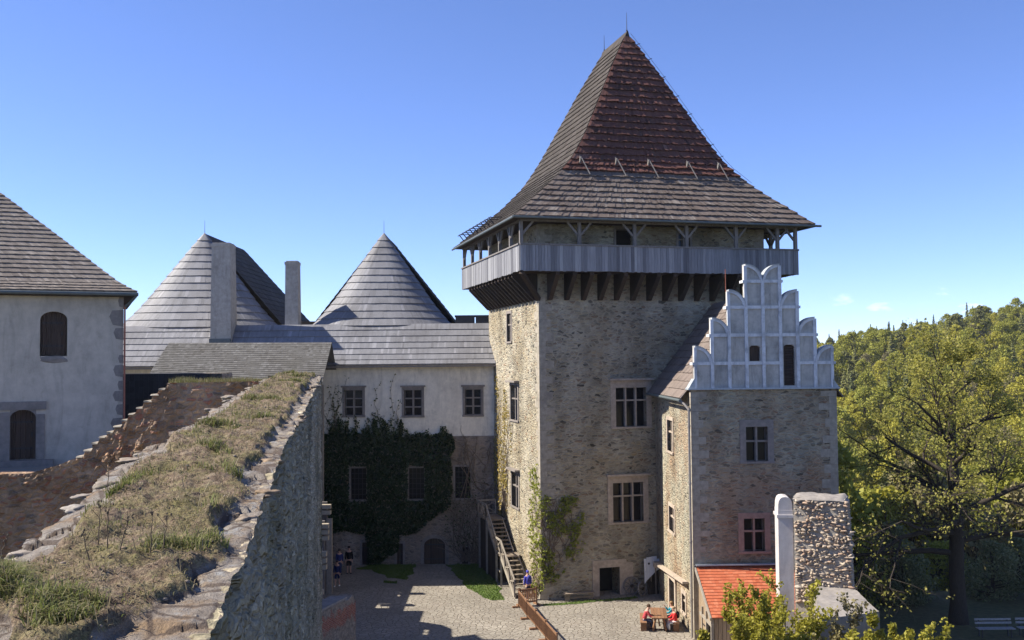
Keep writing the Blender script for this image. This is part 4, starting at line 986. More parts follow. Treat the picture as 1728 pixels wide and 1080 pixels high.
# bare creeper on the right of the wing
stm = MB()
for i in range(70):
    p = Vector((r2.uniform(775, 832), 948 if i % 3 else r2.uniform(760, 900), 0)); a = r2.uniform(-.5, .5); q = [p.copy()]
    for k in range(16):
        a += r2.gauss(0, .45); a *= .9; p = p + Vector((math.sin(a) * 9, -math.cos(a) * 9, 0))
        if p.y < r2.uniform(705, 760) or p.x > 834 or p.x < 735: break
        q.append(p.copy())
    q = [w_ for w_ in q if not (764 < w_.x < 798 and 782 < w_.y < 845)]
    if len(q) > 2: stm.tube([at(w_.x, w_.y, 72.86) for w_ in q], [.035 * (1 - .8 * k / len(q)) for k in range(len(q))], 4, cap=False)
cr = thing('bare_creeper', 'bare brown creeper stems spreading over the stone wall right of the arched door', 'creeper', (-3.2, 72.9, 0))
part('stem', stm, MT['dryvine'], cr)
cc_ = [(r2.gauss(-3.7, .9), 72.8 - r2.random() * .15, r2.uniform(1.2, 6.5)) for k in range(380)]; cc_ = [c for c in cc_ if -5 < c[0] < -1.4]
Vv, Ff = leaf_quads(cc_, .07, nr); build_np('foliage', Vv, Ff, MT['ivytip'], cr, nr.random(len(cc_)))

# ================================================================ low shingled gallery house left of the wing
gal = thing('shingled_porch_house', 'low stone building with an old grey shingle roof behind the grassy wall tops', 'building', (-18, 66, 0))
GA, GB, GC, GD = at(250, 634, 66.7), at(544, 645, 66.7), at(560, 578, 71.2), at(285, 579, 71.2)
m = MB(); shingles(m, quad_surf(GA, GB, GC, GD), lev(19), .19, .04, rng, .012, ns=3)
m.poly([GD, GC, (GC.x, 73, 14), (GD.x, 73, 14)], .3)
part('roof', m, MT['sh_old'], gal)
m = MB(); m.box(-23, -13.9, 67.2, 72.8, 0, 13.2); part('wall', m, MT['low'], gal)
m = MB()
for y in (67.3, 70): m = MB(); m.beam((-13.2, y, 0), (-13.2, y, 13), .2, .2); part('post', m, MT['pale'], gal)
slt = thing('slate_clad_outbuilding', 'low black slate-clad wall in shade beside the white house corner', 'outbuilding', (-18, 53, 0))
m = MB()
for k in range(9):
    z = 13.95 - .3 * (k + 1)
    for i in range(26): x = -21.5 + i * .25; m.hexa([(x, 52.0, z), (x + .24, 52.0, z), (x + .24, 52.06, z), (x, 52.06, z), (x, 52.04, z + .36), (x + .24, 52.04, z + .36), (x + .24, 52.07, z + .36), (x, 52.07, z + .36)], rng.random())
part('slates', m, MT['slate'], slt)
m = MB(); m.box(-21.5, -15, 52.07, 54, 6, 14.02); part('wall', m, MT['low'], slt)

# ================================================================ the white house on the terrace
HO = Vector((-17.38, 45, 0)); HYW = R_(23)
wh = thing('white_house', 'white plastered house with shingle roof, arched window and stone-framed door on the terrace', 'house', HO, HYW)
hf = WF((0, 0, 0), (1, 0, 0), (0, -1, 0)); rng = random.Random(77)
hx0, hx1, hz0, hz1, hd = -20.0, 0.0, 9.8, 17.75, 10.3
WA, WB, DA, DB = -3.37, -2.29, -4.5, -3.49
m = MB(); wallface(m, (0, 0, 0), (1, 0, 0), (0, -1, 0), hx0, hx1, hz0, hz1, [(WA, WB, 14.9, 16.85, .45), (DA, DB, 10.45, 12.6, .5)])
arch_fill(m, hf, WA, WB, 16.5, 16.85, 0, .45)
m.poly([(hx1, 0, hz0), (hx1, hd, hz0), (hx1, hd, hz1), (hx1, 0, hz1)]); m.poly([(hx0, 0, hz0), (hx0, hd, hz0), (hx0, hd, hz1), (hx0, 0, hz1)]); m.poly([(hx0, hd, hz0), (hx1, hd, hz0), (hx1, hd, hz1), (hx0, hd, hz1)])
part('wall', m, MT['house'], wh, True)
for z, h, w_ in ((17.05, .5, .22), (16.2, .75, .58), (15.6, .55, .40), (14.55, .4, .2), (13.95, .55, .40), (13.35, .45, .22), (12.85, .5, .42), (12.25, .5, .3), (11.55, .6, .5), (10.95, .5, .3), (10.3, .6, .45)):
    m = MB(); m.prism([(.015, -.015, z), (.015, -.015, z + h), (-w_ * .8, -.015, z + h * .96), (-w_, -.015, z + h * .6), (-w_ * .75, -.015, z + h * .1)], (0, .3, 0), rng.random()); part('quoin', m, MT['trimdark'], wh, True)
plank_door('window_shutter', wh, hf, WA + .04, WB - .04, 14.93, 16.84, .3)
m = MB(); m.blob(((WA + WB) / 2, 0, 14.76), (.6, .05, .16), rng, .4, 2); part('window_sill', m, MT['trimdark'], wh, True)
m = MB(); hf.box(m, DA - .45, DA, 10.45, 12.5, -.06, .2); hf.box(m, DB, DB + .35, 10.45, 12.4, -.06, .2); hf.box(m, DA - .55, DB + .4, 12.6, 12.95, -.09, .2); arch_fill(m, hf, DA, DB, 12.25, 12.6, -.04, .5)
hf.box(m, DA - .9, DB + .7, 10.0, 10.45, -.4, .1); part('door_surround', m, MT['trimdark'], wh, True)
plank_door('arched_door', wh, hf, DA, DB, 10.45, 12.6, .35)
HL = [(-20.5, .55, -.55, 10.9, 17.72), (-19.9, -.12, .12, 10.2, 18.1), (-19.0, -.95, .95, 9.4, 18.82), (-17.4, -2.6, 2.6, 7.75, 20.32), (-14.4, -5.55, 5.12, 5.2, 22.85)]
def hrect(t):
    f = t * (len(HL) - 1); i = min(len(HL) - 2, int(f)); f -= i
    return [HL[i][k] + (HL[i + 1][k] - HL[i][k]) * f for k in range(5)]
lvh = []; z = 17.72; zs = [r[4] for r in HL]
while z < 22.7:
    i = max(j for j in range(len(zs) - 1) if zs[j] <= z + 1e-6); lvh.append((i + (z - zs[i]) / (zs[i + 1] - zs[i])) / (len(zs) - 1)); z += .13 if z < 18.1 else .22
lvh.append(1.0)
def hside(k):
    def f(s, t):
        a, b, c, d, z = hrect(t)
        return Vector((a + (b - a) * s, c, z)) if k == 0 else Vector((b, c + (d - c) * s, z)) if k == 1 else Vector((b + (a - b) * s, d, z)) if k == 2 else Vector((a, d + (c - d) * s, z))
    return f
m = MB()
for k in range(4): shingles(m, hside(k), lvh, .13 if k == 0 else .3, .07, rng, .015, ns=3)
part('roof', m, MT['sh_house'], wh, True)
m = MB(); m.beam((-20.2, -.28, 17.6), (.3, -.28, 17.6), .5, .16); m.beam((.28, -.5, 17.595), (.28, 10.6, 17.595), .5, .16); part('eaves_board', m, MT['darktimber'], wh, True)
m = MB(); m.tube([(-20.2, -.62, 17.66), (.6, -.62, 17.62)], .075, 8); m.tube([(.55, -.62, 17.6), (.35, -.4, 17.35), (.08, -.12, 17.1)], .06, 6); part('gutter', m, MT['copper'], wh, True)
m = MB(); m.tube([(.06, -.12, 17.15), (.06, -.12, 12.0)], .045, 6); part('downpipe', m, MT['rust'], wh, True)
m = MB(); m.beam((-4.9, 4.6, 22.25), (-4.0, 3.9, 21.35), .06, .1); part('roof_ladder', m, MT['iron'], wh, True)
# terrace
m = MB(); m.box(-60, -16.2, 38.9, 60, 9.6, 10.2); o = part('terrace', m, plain('terrace_paving', (.26, .23, .19), .3, 5, .9, .4, .03)); tag(o, kind='structure')

# ================================================================ the stepped wall and terrace wall
sw = thing('stepped_wall', 'brown rubble wall stepping down from the grassy top to the terrace edge', 'wall', (-14, 38, 0))
rng = random.Random(5); m = MB(); n = 12; x_hi, x_lo = -13.05, -16.4; z_hi, z_lo = 13.75, 11.05
sx = (x_hi - x_lo) / n; sz = (z_hi - z_lo) / n
pts = [(-8.2, 6), (-8.2, 13.85), (x_hi, 13.8)]
caps = MB()
for i in range(n):
    x = x_hi - sx * i; z = z_hi - sz * (i + 1); j1, j2 = rng.uniform(-.05, .05), rng.uniform(-.03, .03); pts += [(x + j1, z + j2), (x - sx, z + j2)]
    caps.hexa([(x - sx - .02, 38.0 + rng.uniform(-.05, .04), z + j2 + .003), (x + j1 - .02, 38.0, z + j2 + .003), (x + j1 - .02, 38.9, z + j2 + .003), (x - sx - .06, 38.9, z + j2 + .003), (x - sx - .01, 38.02, z + j2 + .06), (x + j1 - .04, 38.03, z + j2 + .05), (x + j1 - .04, 38.88, z + j2 + .05), (x - sx - .01, 38.88, z + j2 + .06)], rng.random())
pts += [(-17.1, 10.75), (-18.2, 10.45), (-45, 10.45), (-45, 5)]
# face as a relief of fine quads
def top_at(x):
    for (a, za), (b, zb) in zip(pts[1:], pts[2:]):
        if b <= x <= a and a - b > 1e-6: return za + (zb - za) * (a - x) / (a - b)
    return 10.45
gx = np.arange(-45, -8.2, .11); fz = np.arange(0, 1.001, 1 / 60)
Vg = []; idx = {}
for i, x in enumerate(gx):
    tz = top_at(x)
    for k, f in enumerate(fz):
        z = 5 + (tz - 5) * f; d, _p = noise.voronoi(Vector((x * 3.2, 0, z * 6.5)), distance_metric='DISTANCE', exponent=2.5)
        y = 38.0 - min(.05, (d[1] - d[0]) * .16) - .12 * noise.noise(Vector((x * .5, 2, z * .5))) - .04 * noise.noise(Vector((x * 2, 5, z * 2)))
        if z < 10.4 and x < -16: y += 0
        Vg.append((x, y, z))
nf = len(fz); F = [(i * nf + k, (i + 1) * nf + k, (i + 1) * nf + k + 1, i * nf + k + 1) for i in range(len(gx) - 1) for k in range(nf - 1)]
b0 = len(Vg); 
face = build_np('wall', Vg, F, MT['step'], sw)
m.prism([(x, 38.06, z - .02) for x, z in pts], (0, .8, 0)); part('wall_core', m, MT['step'], sw)
part('coping', caps, MT['quoin'], sw)
for (x, z) in ((-13.4, 12.1), (-15.2, 11.0), (-14.0, 11.4)):
    m = MB(); m.blob((x, 37.9, z), (.16, .14, .2), rng, .8, 3, rng.random()); part('corbel_stone', m, MT['step'], sw)
p = at(231, 800, 37.8); m = MB(); m.box(p.x - .17, p.x + .17, 37.72, 38.0, p.z - .2, p.z + .2); part('loophole', m, MT['dark'], sw)  # near-black block on the face paints the shade inside the opening
# unseen wall added beyond the curtain wall; outline and openings shape the yard's sunlight
rw = thing('shadow_wall', 'unseen yard wall added behind the tall curtain wall to shape shadow and light patches', 'wall', (-14, 52, 0))
m = MB(); pr = [(36, 9.9), (54.4, 9.9), (55.9, 9.8), (56.7, 9.3), (57.3, 8.3), (57.8, 7.3), (58.3, 6.95), (67.4, 6.85)]
ops = [(54.75, 55.75, 7.5, 8.25), (54.75, 55.75, 8.42, 9.0), (53.2, 54.6, 4.5, 6.3), (56.6, 57.6, 4.6, 5.7), (60.5, 61.6, 5.3, 6.4), (63.5, 64.6, 6.2, 6.7)]  # openings placed to let sun through onto the yard and the pale blocks
ys_ = sorted({*[p[0] for p in pr], *[o[0] for o in ops], *[o[1] for o in ops]})
def rtop(y):
    for (a, za), (b, zb) in zip(pr, pr[1:]):
        if a <= y <= b: return za + (zb - za) * (y - a) / (b - a)
for y0, y1 in zip(ys_, ys_[1:]):
    cy = (y0 + y1) / 2; cuts = [0.0]
    hs = sorted([o for o in ops if o[0] < cy < o[1]], key=lambda o: o[2])
    lo = 0.0
    for o_ in hs + [None]:
        hi = o_[2] if o_ else None
        ta, tb = (hi, hi) if o_ else (rtop(y0), rtop(y1))
        m.hexa([(-14.3, y0, lo), (-13.9, y0, lo), (-13.9, y1, lo), (-14.3, y1, lo), (-14.3, y0, ta), (-13.9, y0, ta), (-13.9, y1, tb), (-14.3, y1, tb)])
        if o_: lo = o_[3]
part('wall', m, MT['low'], rw)
m = MB()
for y0, y1, z in ((54.5, 54.6, 7.4),): m.beam((-14.1, 55.25, 7.4), (-14.1, 55.25, 9.05), .1, .1)
part('opening_bar', m, MT['darktimber'], rw)
# ================================================================ the grass-topped curtain wall in the foreground
rng = random.Random(2024); nr = np.random.default_rng(7)
cw = thing('curtain_wall', 'massive rubble curtain wall with grass and stones on its broad top in the foreground', 'wall', (-4, 20, 0))
ZK = [(3, 12.72), (6.1, 12.80), (9, 12.96), (13.75, 13.33), (20, 13.46), (28, 13.75), (36, 13.96), (39, 14.0)]
def zr(y):
    for (a, za), (b, zb) in zip(ZK, ZK[1:]):
        if a <= y <= b: return za + (zb - za) * (y - a) / (b - a)
    return ZK[-1][1] if y > 30 else ZK[0][1]
N3 = lambda x, y, z=0.0, s=1.0: noise.noise(Vector((x * s, y * s, z)))
def xr(y): return -.82 - .167 * y + .05 * N3(0, y, 3, 1.3) + .035 * N3(0, y, 9, 4)
def xl(y): return -.82 - .167 * y - 2.06 + .16 * N3(7, y, 1, .6) + .09 * N3(2, y, 5, 2.2) + .05 * N3(2, y, 8, 6)
def soil(x, y):                             # 0 at bare masonry, 1 at soil
    u = (xr(y) - x) / (xr(y) - xl(y)); e = .12 + .09 * N3(1, y, 4, .9) + .06 * N3(3, y, 2, 3.2); e2 = .82 + .08 * N3(9, y, 4, .8) + .07 * N3(5, y, 6, 2.6)
    if y < 7.2: e += (7.2 - y) * .2
    if 5.0 < y < 6.6 and .55 < u < .78: e = max(e, .9 if N3(x, y, 2, 2.5) > -.1 else e)
    a = min(1, max(0, (u - e) / .05)); b = min(1, max(0, (e2 - u) / .07)); return a * b
def ztop(x, y):
    s = soil(x, y); u = (xr(y) - x) / (xr(y) - xl(y))
    z = zr(y) + .12 * s + s * (.06 * N3(x, y, 2, 1.1) + .075 * N3(x, y, 6, 3.1) + .045 * N3(x, y, 4, 7.5) + .022 * N3(x, y, 4, 20))
    if s < 1:                               # stones: flat blocks with steps between
        d, p = noise.voronoi(Vector((x * 2.6, y * 2.2, 0)), distance_metric='DISTANCE', exponent=2.5)
        c = noise.cell(Vector((p[0].x * 9, p[0].y * 9, 1)))
        z += (1 - s) * (.028 * c + min(.012, (d[1] - d[0]) * .12) + .012 * N3(x, y, 3, 9) + .007 * N3(x, y, 5, 26))
        if u > .75: z += (1 - s) * (-.10 * (u - .75) * 4 + .05 * N3(x, y, 1, 2))
    return z
ys = [3.0]
while ys[-1] < 38: ys.append(ys[-1] + max(.03, ys[-1] * .0062))
NU = 110; V = []; at_s = []
for y in ys:
    a, b = xr(y), xl(y)
    for i in range(NU + 1):
        u = i / NU; x = a + (b - a) * u; V.append((x, y, ztop(x, y))); at_s.append(soil(x, y))
w_ = NU + 1; F = [(j * w_ + i, j * w_ + i + 1, (j + 1) * w_ + i + 1, (j + 1) * w_ + i) for j in range(len(ys) - 1) for i in range(NU)]
# sides: near-vertical rubble with relief
def side_face(xf, sgn, zbot, nz_):
    b0 = len(V); fz = [(k / nz_) ** 1.6 for k in range(nz_ + 1)]
    for y in ys:
        x0 = xf(y); zt = ztop(x0, y)
        for k, f in enumerate(fz):
            z = zt + (zbot - zt) * f
            if k == 0: V.append((x0, y, z)); at_s.append(0); continue
            d, p = noise.voronoi(Vector((0, y * 3.6, z * 7)), distance_metric='DISTANCE', exponent=2.5)
            o = min(.05, (d[1] - d[0]) * .2) + .045 * noise.cell(Vector((1, p[0].y * 7, p[0].z * 7))) + .07 * N3(4, y, z * .7, .7) + .03 * N3(1, y * 2.2, z * 2.2, 3)
            V.append((x0 + sgn * (o - .10), y, z)); at_s.append(0)
    n = nz_ + 1
    for j in range(len(ys) - 1):
        for k in range(nz_):
            q = (b0 + j * n + k, b0 + (j + 1) * n + k, b0 + (j + 1) * n + k + 1, b0 + j * n + k + 1); F.append(q if sgn < 0 else q[::-1])
nt0 = len(F)
side_face(xr, 1, 2.0, 130); side_face(xl, -1, 8.0, 24)
mi = [0] * nt0 + [1] * (len(F) - nt0)
# end cap
e0 = len(V); V += [(xl(ys[-1]) , ys[-1], 0), (xr(ys[-1]), ys[-1], 0), (xr(ys[-1]), ys[-1], zr(ys[-1]) + .05), (xl(ys[-1]), ys[-1], zr(ys[-1]) + .05)]; at_s += [0] * 4; F.append((e0, e0 + 1, e0 + 2, e0 + 3)); mi.append(1)
V += [(xr(3) , 3, 0), (xr(ys[-1]), ys[-1], 0), (xr(ys[-1]), ys[-1], 2.05), (xr(3), 3, 2.05)]; at_s += [0] * 4; F.append((e0 + 4, e0 + 5, e0 + 6, e0 + 7)); mi.append(1)
mt, nt, b = newmat('wall_top', .95); co = objco(nt)
so_ = nd(nt, 'Attribute', attribute_name='soil').outputs['Fac']
f1 = nz(nt, co, 1.4, 6, .65); f2 = nz(nt, co, 11, 6, .7); f3 = nz(nt, co, 55, 4, .7)
soilc = ramp(nt, f2, [(.3, (.05, .036, .024)), (.43, (.15, .105, .07)), (.55, (.24, .18, .12)), (.7, (.34, .28, .20))])
moss = ramp(nt, f3, [(.3, (.09, .085, .025)), (.7, (.21, .19, .06))])
sc_ = mixc(nt, ramp(nt, math_(nt, 'ADD', math_(nt, 'MULTIPLY', f1, .7), math_(nt, 'MULTIPLY', f2, .3)), [(.47, 0), (.60, .8)]), soilc, moss)
sc_ = mixc(nt, 1.0, sc_, ramp(nt, f3, [(.3, .4), (.7, 1.5)]), 'MULTIPLY')  # fine dark mottling painted in for shade in the soil's crevices
stn = ramp(nt, nz(nt, co, 5, 6, .7), [(.3, (.15, .125, .10)), (.5, (.25, .215, .18)), (.7, (.31, .28, .24))])
stn = mixc(nt, ramp(nt, nz(nt, objco(nt), 1.9, 5, .65), [(.52, 0), (.66, .7)]), stn, (.25, .16, .08))
stn = mixc(nt, ramp(nt, nz(nt, objco(nt, (1.1, 1, 1)), 3.4, 5, .7), [(.56, 0), (.66, .8)]), stn, (.33, .33, .32))
stn = mixc(nt, 1.0, stn, ramp(nt, f3, [(.3, .8), (.7, 1.15)]), 'MULTIPLY')
vd = nd(nt, 'TexVoronoi', {'Vector': objco(nt, (2.6, 2.2, .01)), 'Scale': 1.0}, feature='DISTANCE_TO_EDGE').outputs[0]
stn = mixc(nt, ramp(nt, math_(nt, 'SUBTRACT', vd, math_(nt, 'MULTIPLY', f2, .06)), [(0, .8), (.03, 0)]), stn, (.09, .065, .05))
c = mixc(nt, ramp(nt, math_(nt, 'ADD', so_, math_(nt, 'MULTIPLY', math_(nt, 'SUBTRACT', f2, .5), .9)), [(.35, 0), (.6, 1)]), stn, sc_)
nt.links.new(c, b.inputs['Base Color']); bump(nt, b, math_(nt, 'ADD', f2, math_(nt, 'MULTIPLY', f3, .5)), 1.0, .05)
o = build_np('wall', V, F, [mt, MT['fg']], cw, None, mi, smooth=True)
a = o.data.attributes.new('soil', 'FLOAT', 'POINT'); a.data.foreach_set('value', np.array(at_s, np.float32))
# loose edge stones
m = MB(); y = 4.0; rot = Matrix.Rotation(R_(9.5), 3, 'Z')
while y < 38:
    L_ = rng.uniform(.16, .42); x = xl(y) + rng.uniform(-.05, .16)
    if rng.random() < .22: m.blob((x, y, ztop(x + .1, y) - .03), (rng.uniform(.10, .2), L_ * .42, rng.uniform(.03, .065)), rng, .8, 3, rng.random(), rot=rot)
    y += L_ * rng.uniform(.8, 1.3)
y = 7.5
while y < 38:
    L_ = rng.uniform(.2, .5); x = xr(y) - rng.uniform(.0, .14)
    if rng.random() < .08: m.blob((x, y, zr(y) + .01), (rng.uniform(.07, .14), L_ * .42, rng.uniform(.025, .05)), rng, .7, 3, rng.random(), rot=rot)
    y += L_ * rng.uniform(.7, 1.2)
for k in range(150):
    y = rng.uniform(4, 1) if False else 4 + 33 * rng.random() ** 1.6; u = rng.random(); x = xr(y) + (xl(y) - xr(y)) * u; s = rng.uniform(.01, .03)
    m.blob((x, y, ztop(x, y)), (s, s * rng.uniform(.7, 1.3), s * .6), rng, .4, 1, rng.random())
part('coping_stones', m, shaded('lichen_stone', [(.17, .14, .11), (.23, .20, .17), (.25, .215, .175), (.21, .145, .085), (.29, .275, .25)], .9, (7, 7, 7), .35, (.8, .7, .6), .5, 1.8, bs=.6), cw, smooth=True)
# grasses
def blades(name, n, dens, hfun, cols, wid=.006):
    V = []; F = []; sh = []; c = 0
    while c < n:
        y = 4 + 34.5 * rng.random() ** 2.0; u = rng.random(); x = xr(y) + (xl(y) - xr(y)) * u
        if soil(x, y) < .25: continue
        if rng.random() > dens(x, y): continue
        z = ztop(x, y) - .01; h = hfun(x, y) * rng.uniform(.3, 1.45); t = rng.uniform(0, 2 * PI); ln = abs(rng.gauss(.8, .45)); w2 = wid * (1 + y * .07)
        dx, dy = math.cos(t), math.sin(t); sx, sy = -dy * w2, dx * w2; b0 = len(V)
        p1 = (x + dx * h * ln * .35, y + dy * h * ln * .35, z + h * .6); p2 = (x + dx * h * ln, y + dy * h * ln, z + h * (1 - .35 * ln))
        V += [(x - sx, y - sy, z), (x + sx, y + sy, z), (p1[0] + sx * .7, p1[1] + sy * .7, p1[2]), (p1[0] - sx * .7, p1[1] - sy * .7, p1[2]), p2]
        F += [(b0, b0 + 1, b0 + 2, b0 + 3), (b0 + 3, b0 + 2, b0 + 4)]; s = cols(rng, x, y); sh += [s, s]; c += 1
    o = build_np(name, V, F, MT['straw'], None, sh); tag(o, kind='stuff')
green = lambda x, y: max(0, N3(x, y, 11, 1.25) + .25 * N3(x, y, 3, 4) + (.22 if y < 6.4 and x < -2.6 else 0))
blades('dry_grass', 19000, lambda x, y: .15 + 1.3 * max(0, N3(x, y, 6, 2.4)), lambda x, y: .045, lambda r, x, y: min(1, max(0, r.gauss(.24, .2) + .35 * green(x, y))), .003)
blades('grass', 9000, lambda x, y: min(1, (max(0, green(x, y) - .24) * 2.4) ** 1.5), lambda x, y: .06 + .09 * min(1, green(x, y) * 1.6), lambda r, x, y: min(1, max(0, r.gauss(.64, .27))), .0033)
blades('long_straw', 400, lambda x, y: .3 + max(0, N3(x, y, 6, 2.4)), lambda x, y: .17, lambda r, x, y: r.uniform(.05, .3), .0028)
# grass fringe on top of the stepped wall
V = []; F = []; sh = []
for k in range(3200):
    x, y = rng.uniform(-13.0, -8.6), rng.uniform(38.0, 38.85); t = rng.uniform(0, 2 * PI); h = rng.uniform(.06, .26) * (1 + .6 * N3(x, 0, 2, 1.4)); b0 = len(V); dx, dy = math.cos(t), math.sin(t)
    V += [(x - .012 * dy, y, 13.78), (x + .012 * dy, y + .01 * dx, 13.78), (x + dx * h * .5, y + dy * h * .5, 13.78 + h)]; F.append((b0, b0 + 1, b0 + 2)); sh.append(min(1, max(0, rng.gauss(.5, .25))))
o = build_np('grass', V, F, MT['straw'], None, sh); tag(o, kind='stuff')
# dead flower stalks standing in the turf
def stalk(px, py, px2, py2, label, br=3):
    # foot: march along the ray until it meets the wall top
    p = None
    for Y in np.arange(4, 30, .03):
        q = at(px, py, Y)
        if q.z < ztop(q.x, q.y): p = q; break
    if p is None: return
    t = at(px2, py2, p.y); m = MB(); k = [p.lerp(t, i / 6) + Vector((N3(i, px, 0, .9) * .012, N3(i, py, 4, .9) * .03, 0)) for i in range(7)]; m.tube(k, [.006 - .0006 * i for i in range(7)], 4)
    for i in range(br):
        a = k[3 + i % 3]; m.tube([a, a + Vector((rng.uniform(-.09, .09), rng.uniform(-.05, .05), rng.uniform(.04, .12)))], [.003, .002], 3)
    for i in range(5): m.blob(k[6] + Vector((rng.gauss(0, .012), rng.gauss(0, .012), rng.gauss(0, .02))), (.008, .008, .012), rng, .3, 1)
    single('dead_stalk', m, MT['twig'], label, 'weed stalk', p, group='dead weed stalks on the wall')
for k, (a, b_, c, d) in enumerate(((166, 920, 170, 850), (182, 925, 183, 858), (202, 930, 219, 868), (255, 935, 256, 868), (275, 930, 283, 870), (182, 830, 184, 780), (150, 945, 140, 900), (0, 950, 10, 905))):
    stalk(a, b_, c, d, 'thin dry weed stalk standing up from the grassy wall top')
# ================================================================ things in the yard
rng = random.Random(99)
KM = Matrix.Translation(TO) @ Matrix.Rotation(TY, 4, 'Z'); K = lambda u, v, z: KM @ Vector((u, v, z))      # keep's own axes -> world
# wooden stair along the left face of the keep
st = thing('wooden_staircase', 'pale wooden two-flight outdoor staircase with crossed railings climbing the keep', 'staircase', K(-.8, 5, 0), TY)
SU0, SU1 = -1.45, -.3
def flight(v0, z0, v1, z1, n):
    t = MB()
    for i in range(n):
        v = v0 + (v1 - v0) * (i + .5) / n; z = z0 + (z1 - z0) * (i + 1) / n
        t.hexa([K(SU0 + .08, v - .17, z - .05), K(SU1 - .03, v - .17, z - .05), K(SU1 - .03, v + .17, z - .05), K(SU0 + .08, v + .17, z - .05), K(SU0 + .08, v - .17, z), K(SU1 - .03, v - .17, z), K(SU1 - .03, v + .17, z), K(SU0 + .08, v + .17, z)], rng.random()); part('tread', t, MT['tread'], st); t = MB()
    m = MB(); 
    for u in (SU0 + .04, SU1): m = MB(); m.beam(K(u, v0 - .1, z0 - .02), K(u, v1 + .05, z1 - .05), .07, .3, rng.random()); part('stringer', m, MT['pale'], st)
flight(1.0, 0, 4.35, 1.95, 9); flight(5.6, 1.95, 8.3, 3.7, 8)
for v0, v1, z in ((4.3, 5.65, 1.95), (8.25, 10.6, 3.7)):
    m = MB(); n = int((v1 - v0) / .15)
    for i in range(n): a, b = v0 + (v1 - v0) * i / n + .005, v0 + (v1 - v0) * (i + 1) / n - .005; m.hexa([K(SU0, a, z - .05), K(SU1 + .2, a, z - .05), K(SU1 + .2, b, z - .05), K(SU0, b, z - .05), K(SU0, a, z), K(SU1 + .2, a, z), K(SU1 + .2, b, z), K(SU0, b, z)], rng.random())
    part('landing', m, MT['tread'], st)
def rail(a, b, za, zb):                       # posts, handrail and X between
    m = MB(); P0, P1 = Vector(a), Vector(b); up = Vector((0, 0, 1.0))
    L0 = K(P0.x, P0.y, za); L1 = K(P1.x, P1.y, zb)
    m.beam(L0 + up, L1 + up, .07, .11); m.beam(L0 + up * .12, L1 + up * .12, .05, .08)
    n = max(1, round((L1 - L0).length / 1.25))
    for i in range(n + 1):
        q = L0.lerp(L1, i / n); m.beam(q, q + up * 1.02, .09, .09, rng.random())
        if i < n:
            q2 = L0.lerp(L1, (i + 1) / n); m.beam(q + up * .14, q2 + up * .95, .04, .07, rng.random()); m.beam(q + up * .95, q2 + up * .14, .045, .07, rng.random())
    part('railing', m, MT['pale'], st)
rail((SU0, .9), (SU0, 4.3), .1, 1.95); rail((SU0, 4.35), (SU0, 5.6), 1.95, 1.95); rail((SU0, 5.65), (SU0, 8.3), 2.0, 3.7); rail((SU0, 8.3), (SU0, 10.55), 3.7, 3.7); rail((SU0, 10.6), (SU1 + .1, 10.6), 3.7, 3.7)
for u, v, z in ((SU0 + .05, 4.4, 1.9), (SU0 + .05, 5.6, 1.9), (SU1, 4.4, 1.9), (SU1, 5.6, 1.9), (SU0 + .05, 8.3, 3.65), (SU0 + .05, 10.5, 3.65), (SU1, 8.3, 3.65), (SU1, 10.5, 3.65)): m = MB(); m.beam(K(u, v, 0), K(u, v, z), .14, .14, rng.random()); part('support_post', m, MT['pale'], st)
m = MB(); m.beam(K(SU0 + .05, 4.4, .9), K(SU0 + .05, 5.6, .9), .06, .1); part('cross_rail', m, MT['pale'], st)
m = MB()
n = 26
for i in range(n): v = 5.7 + 4.8 * i / n; m.hexa([K(SU0 + .12, v, 0), K(SU0 + .12, v + .18, 0), K(SU0 + .16, v + .18, 0), K(SU0 + .16, v, 0)] + [K(q, w2, min(3.5, 1.8 + (w2 - 5.6) * .65)) for q, w2 in ((SU0 + .12, v), (SU0 + .12, v + .18), (SU0 + .16, v + .18), (SU0 + .16, v))], rng.random())
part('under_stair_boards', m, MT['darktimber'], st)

# climbing plant over the keep's corner
nr = np.random.default_rng(17); r2 = random.Random(17)
vn = thing('climbing_vine', 'yellow-green climbing vine spreading over the near corner of the stone keep', 'vine', K(0, -.05, 0), TY)
stm = MB(); C = []
def inreg(px, py):
    if py > 985: return 895 < px < 918
    lo = 893 + max(0, (py - 900)) * .05; hi = 985 - max(0, py - 925) * .75 - max(0, 870 - py) * .2
    if py < 838: return 893 < px < 905 + (py - 780) * .12
    return lo < px < hi
def onk(px, py, off=.08):                      # pixel -> keep face (left of the corner, or front)
    q = at(px, py, 60); d = q - Vector((0, 0, EYE)); o = Vector((0, 0, EYE)); ux_, vy_ = KM.to_3x3() @ Vector((1, 0, 0)), KM.to_3x3() @ Vector((0, 1, 0))
    if px > 913: nrm, p0 = -vy_, TO - vy_ * off
    else: nrm, p0 = -ux_, TO - ux_ * off
    return o + d * ((p0 - o).dot(nrm) / d.dot(nrm))
for i in range(64):
    x = r2.uniform(896, 970) if i % 3 else r2.uniform(893, 912); y = r2.uniform(985, 1010) if i % 3 == 0 else r2.uniform(880, 985); a = r2.uniform(-.4, .6); q = []
    for k in range(26):
        if not inreg(x, y) or y < 770: break
        q.append((x, y)); a += r2.gauss(0, .35); a *= .88; x += math.sin(a) * 6; y -= math.cos(a) * 6.5
    if len(q) < 3: continue
    W_ = [onk(a_, b_, .06) for a_, b_ in q if True]; W_ = [w for w in W_]
    seg = [W_[0]]
    for w in W_[1:]:
        if (w - seg[-1]).length < .9: seg.append(w)
        else: break
    if len(seg) > 1: stm.tube(seg, [.024 * (1 - .7 * k / len(seg)) for k in range(len(seg))], 4, cap=False)
part('stem', stm, MT['dryvine'], vn)
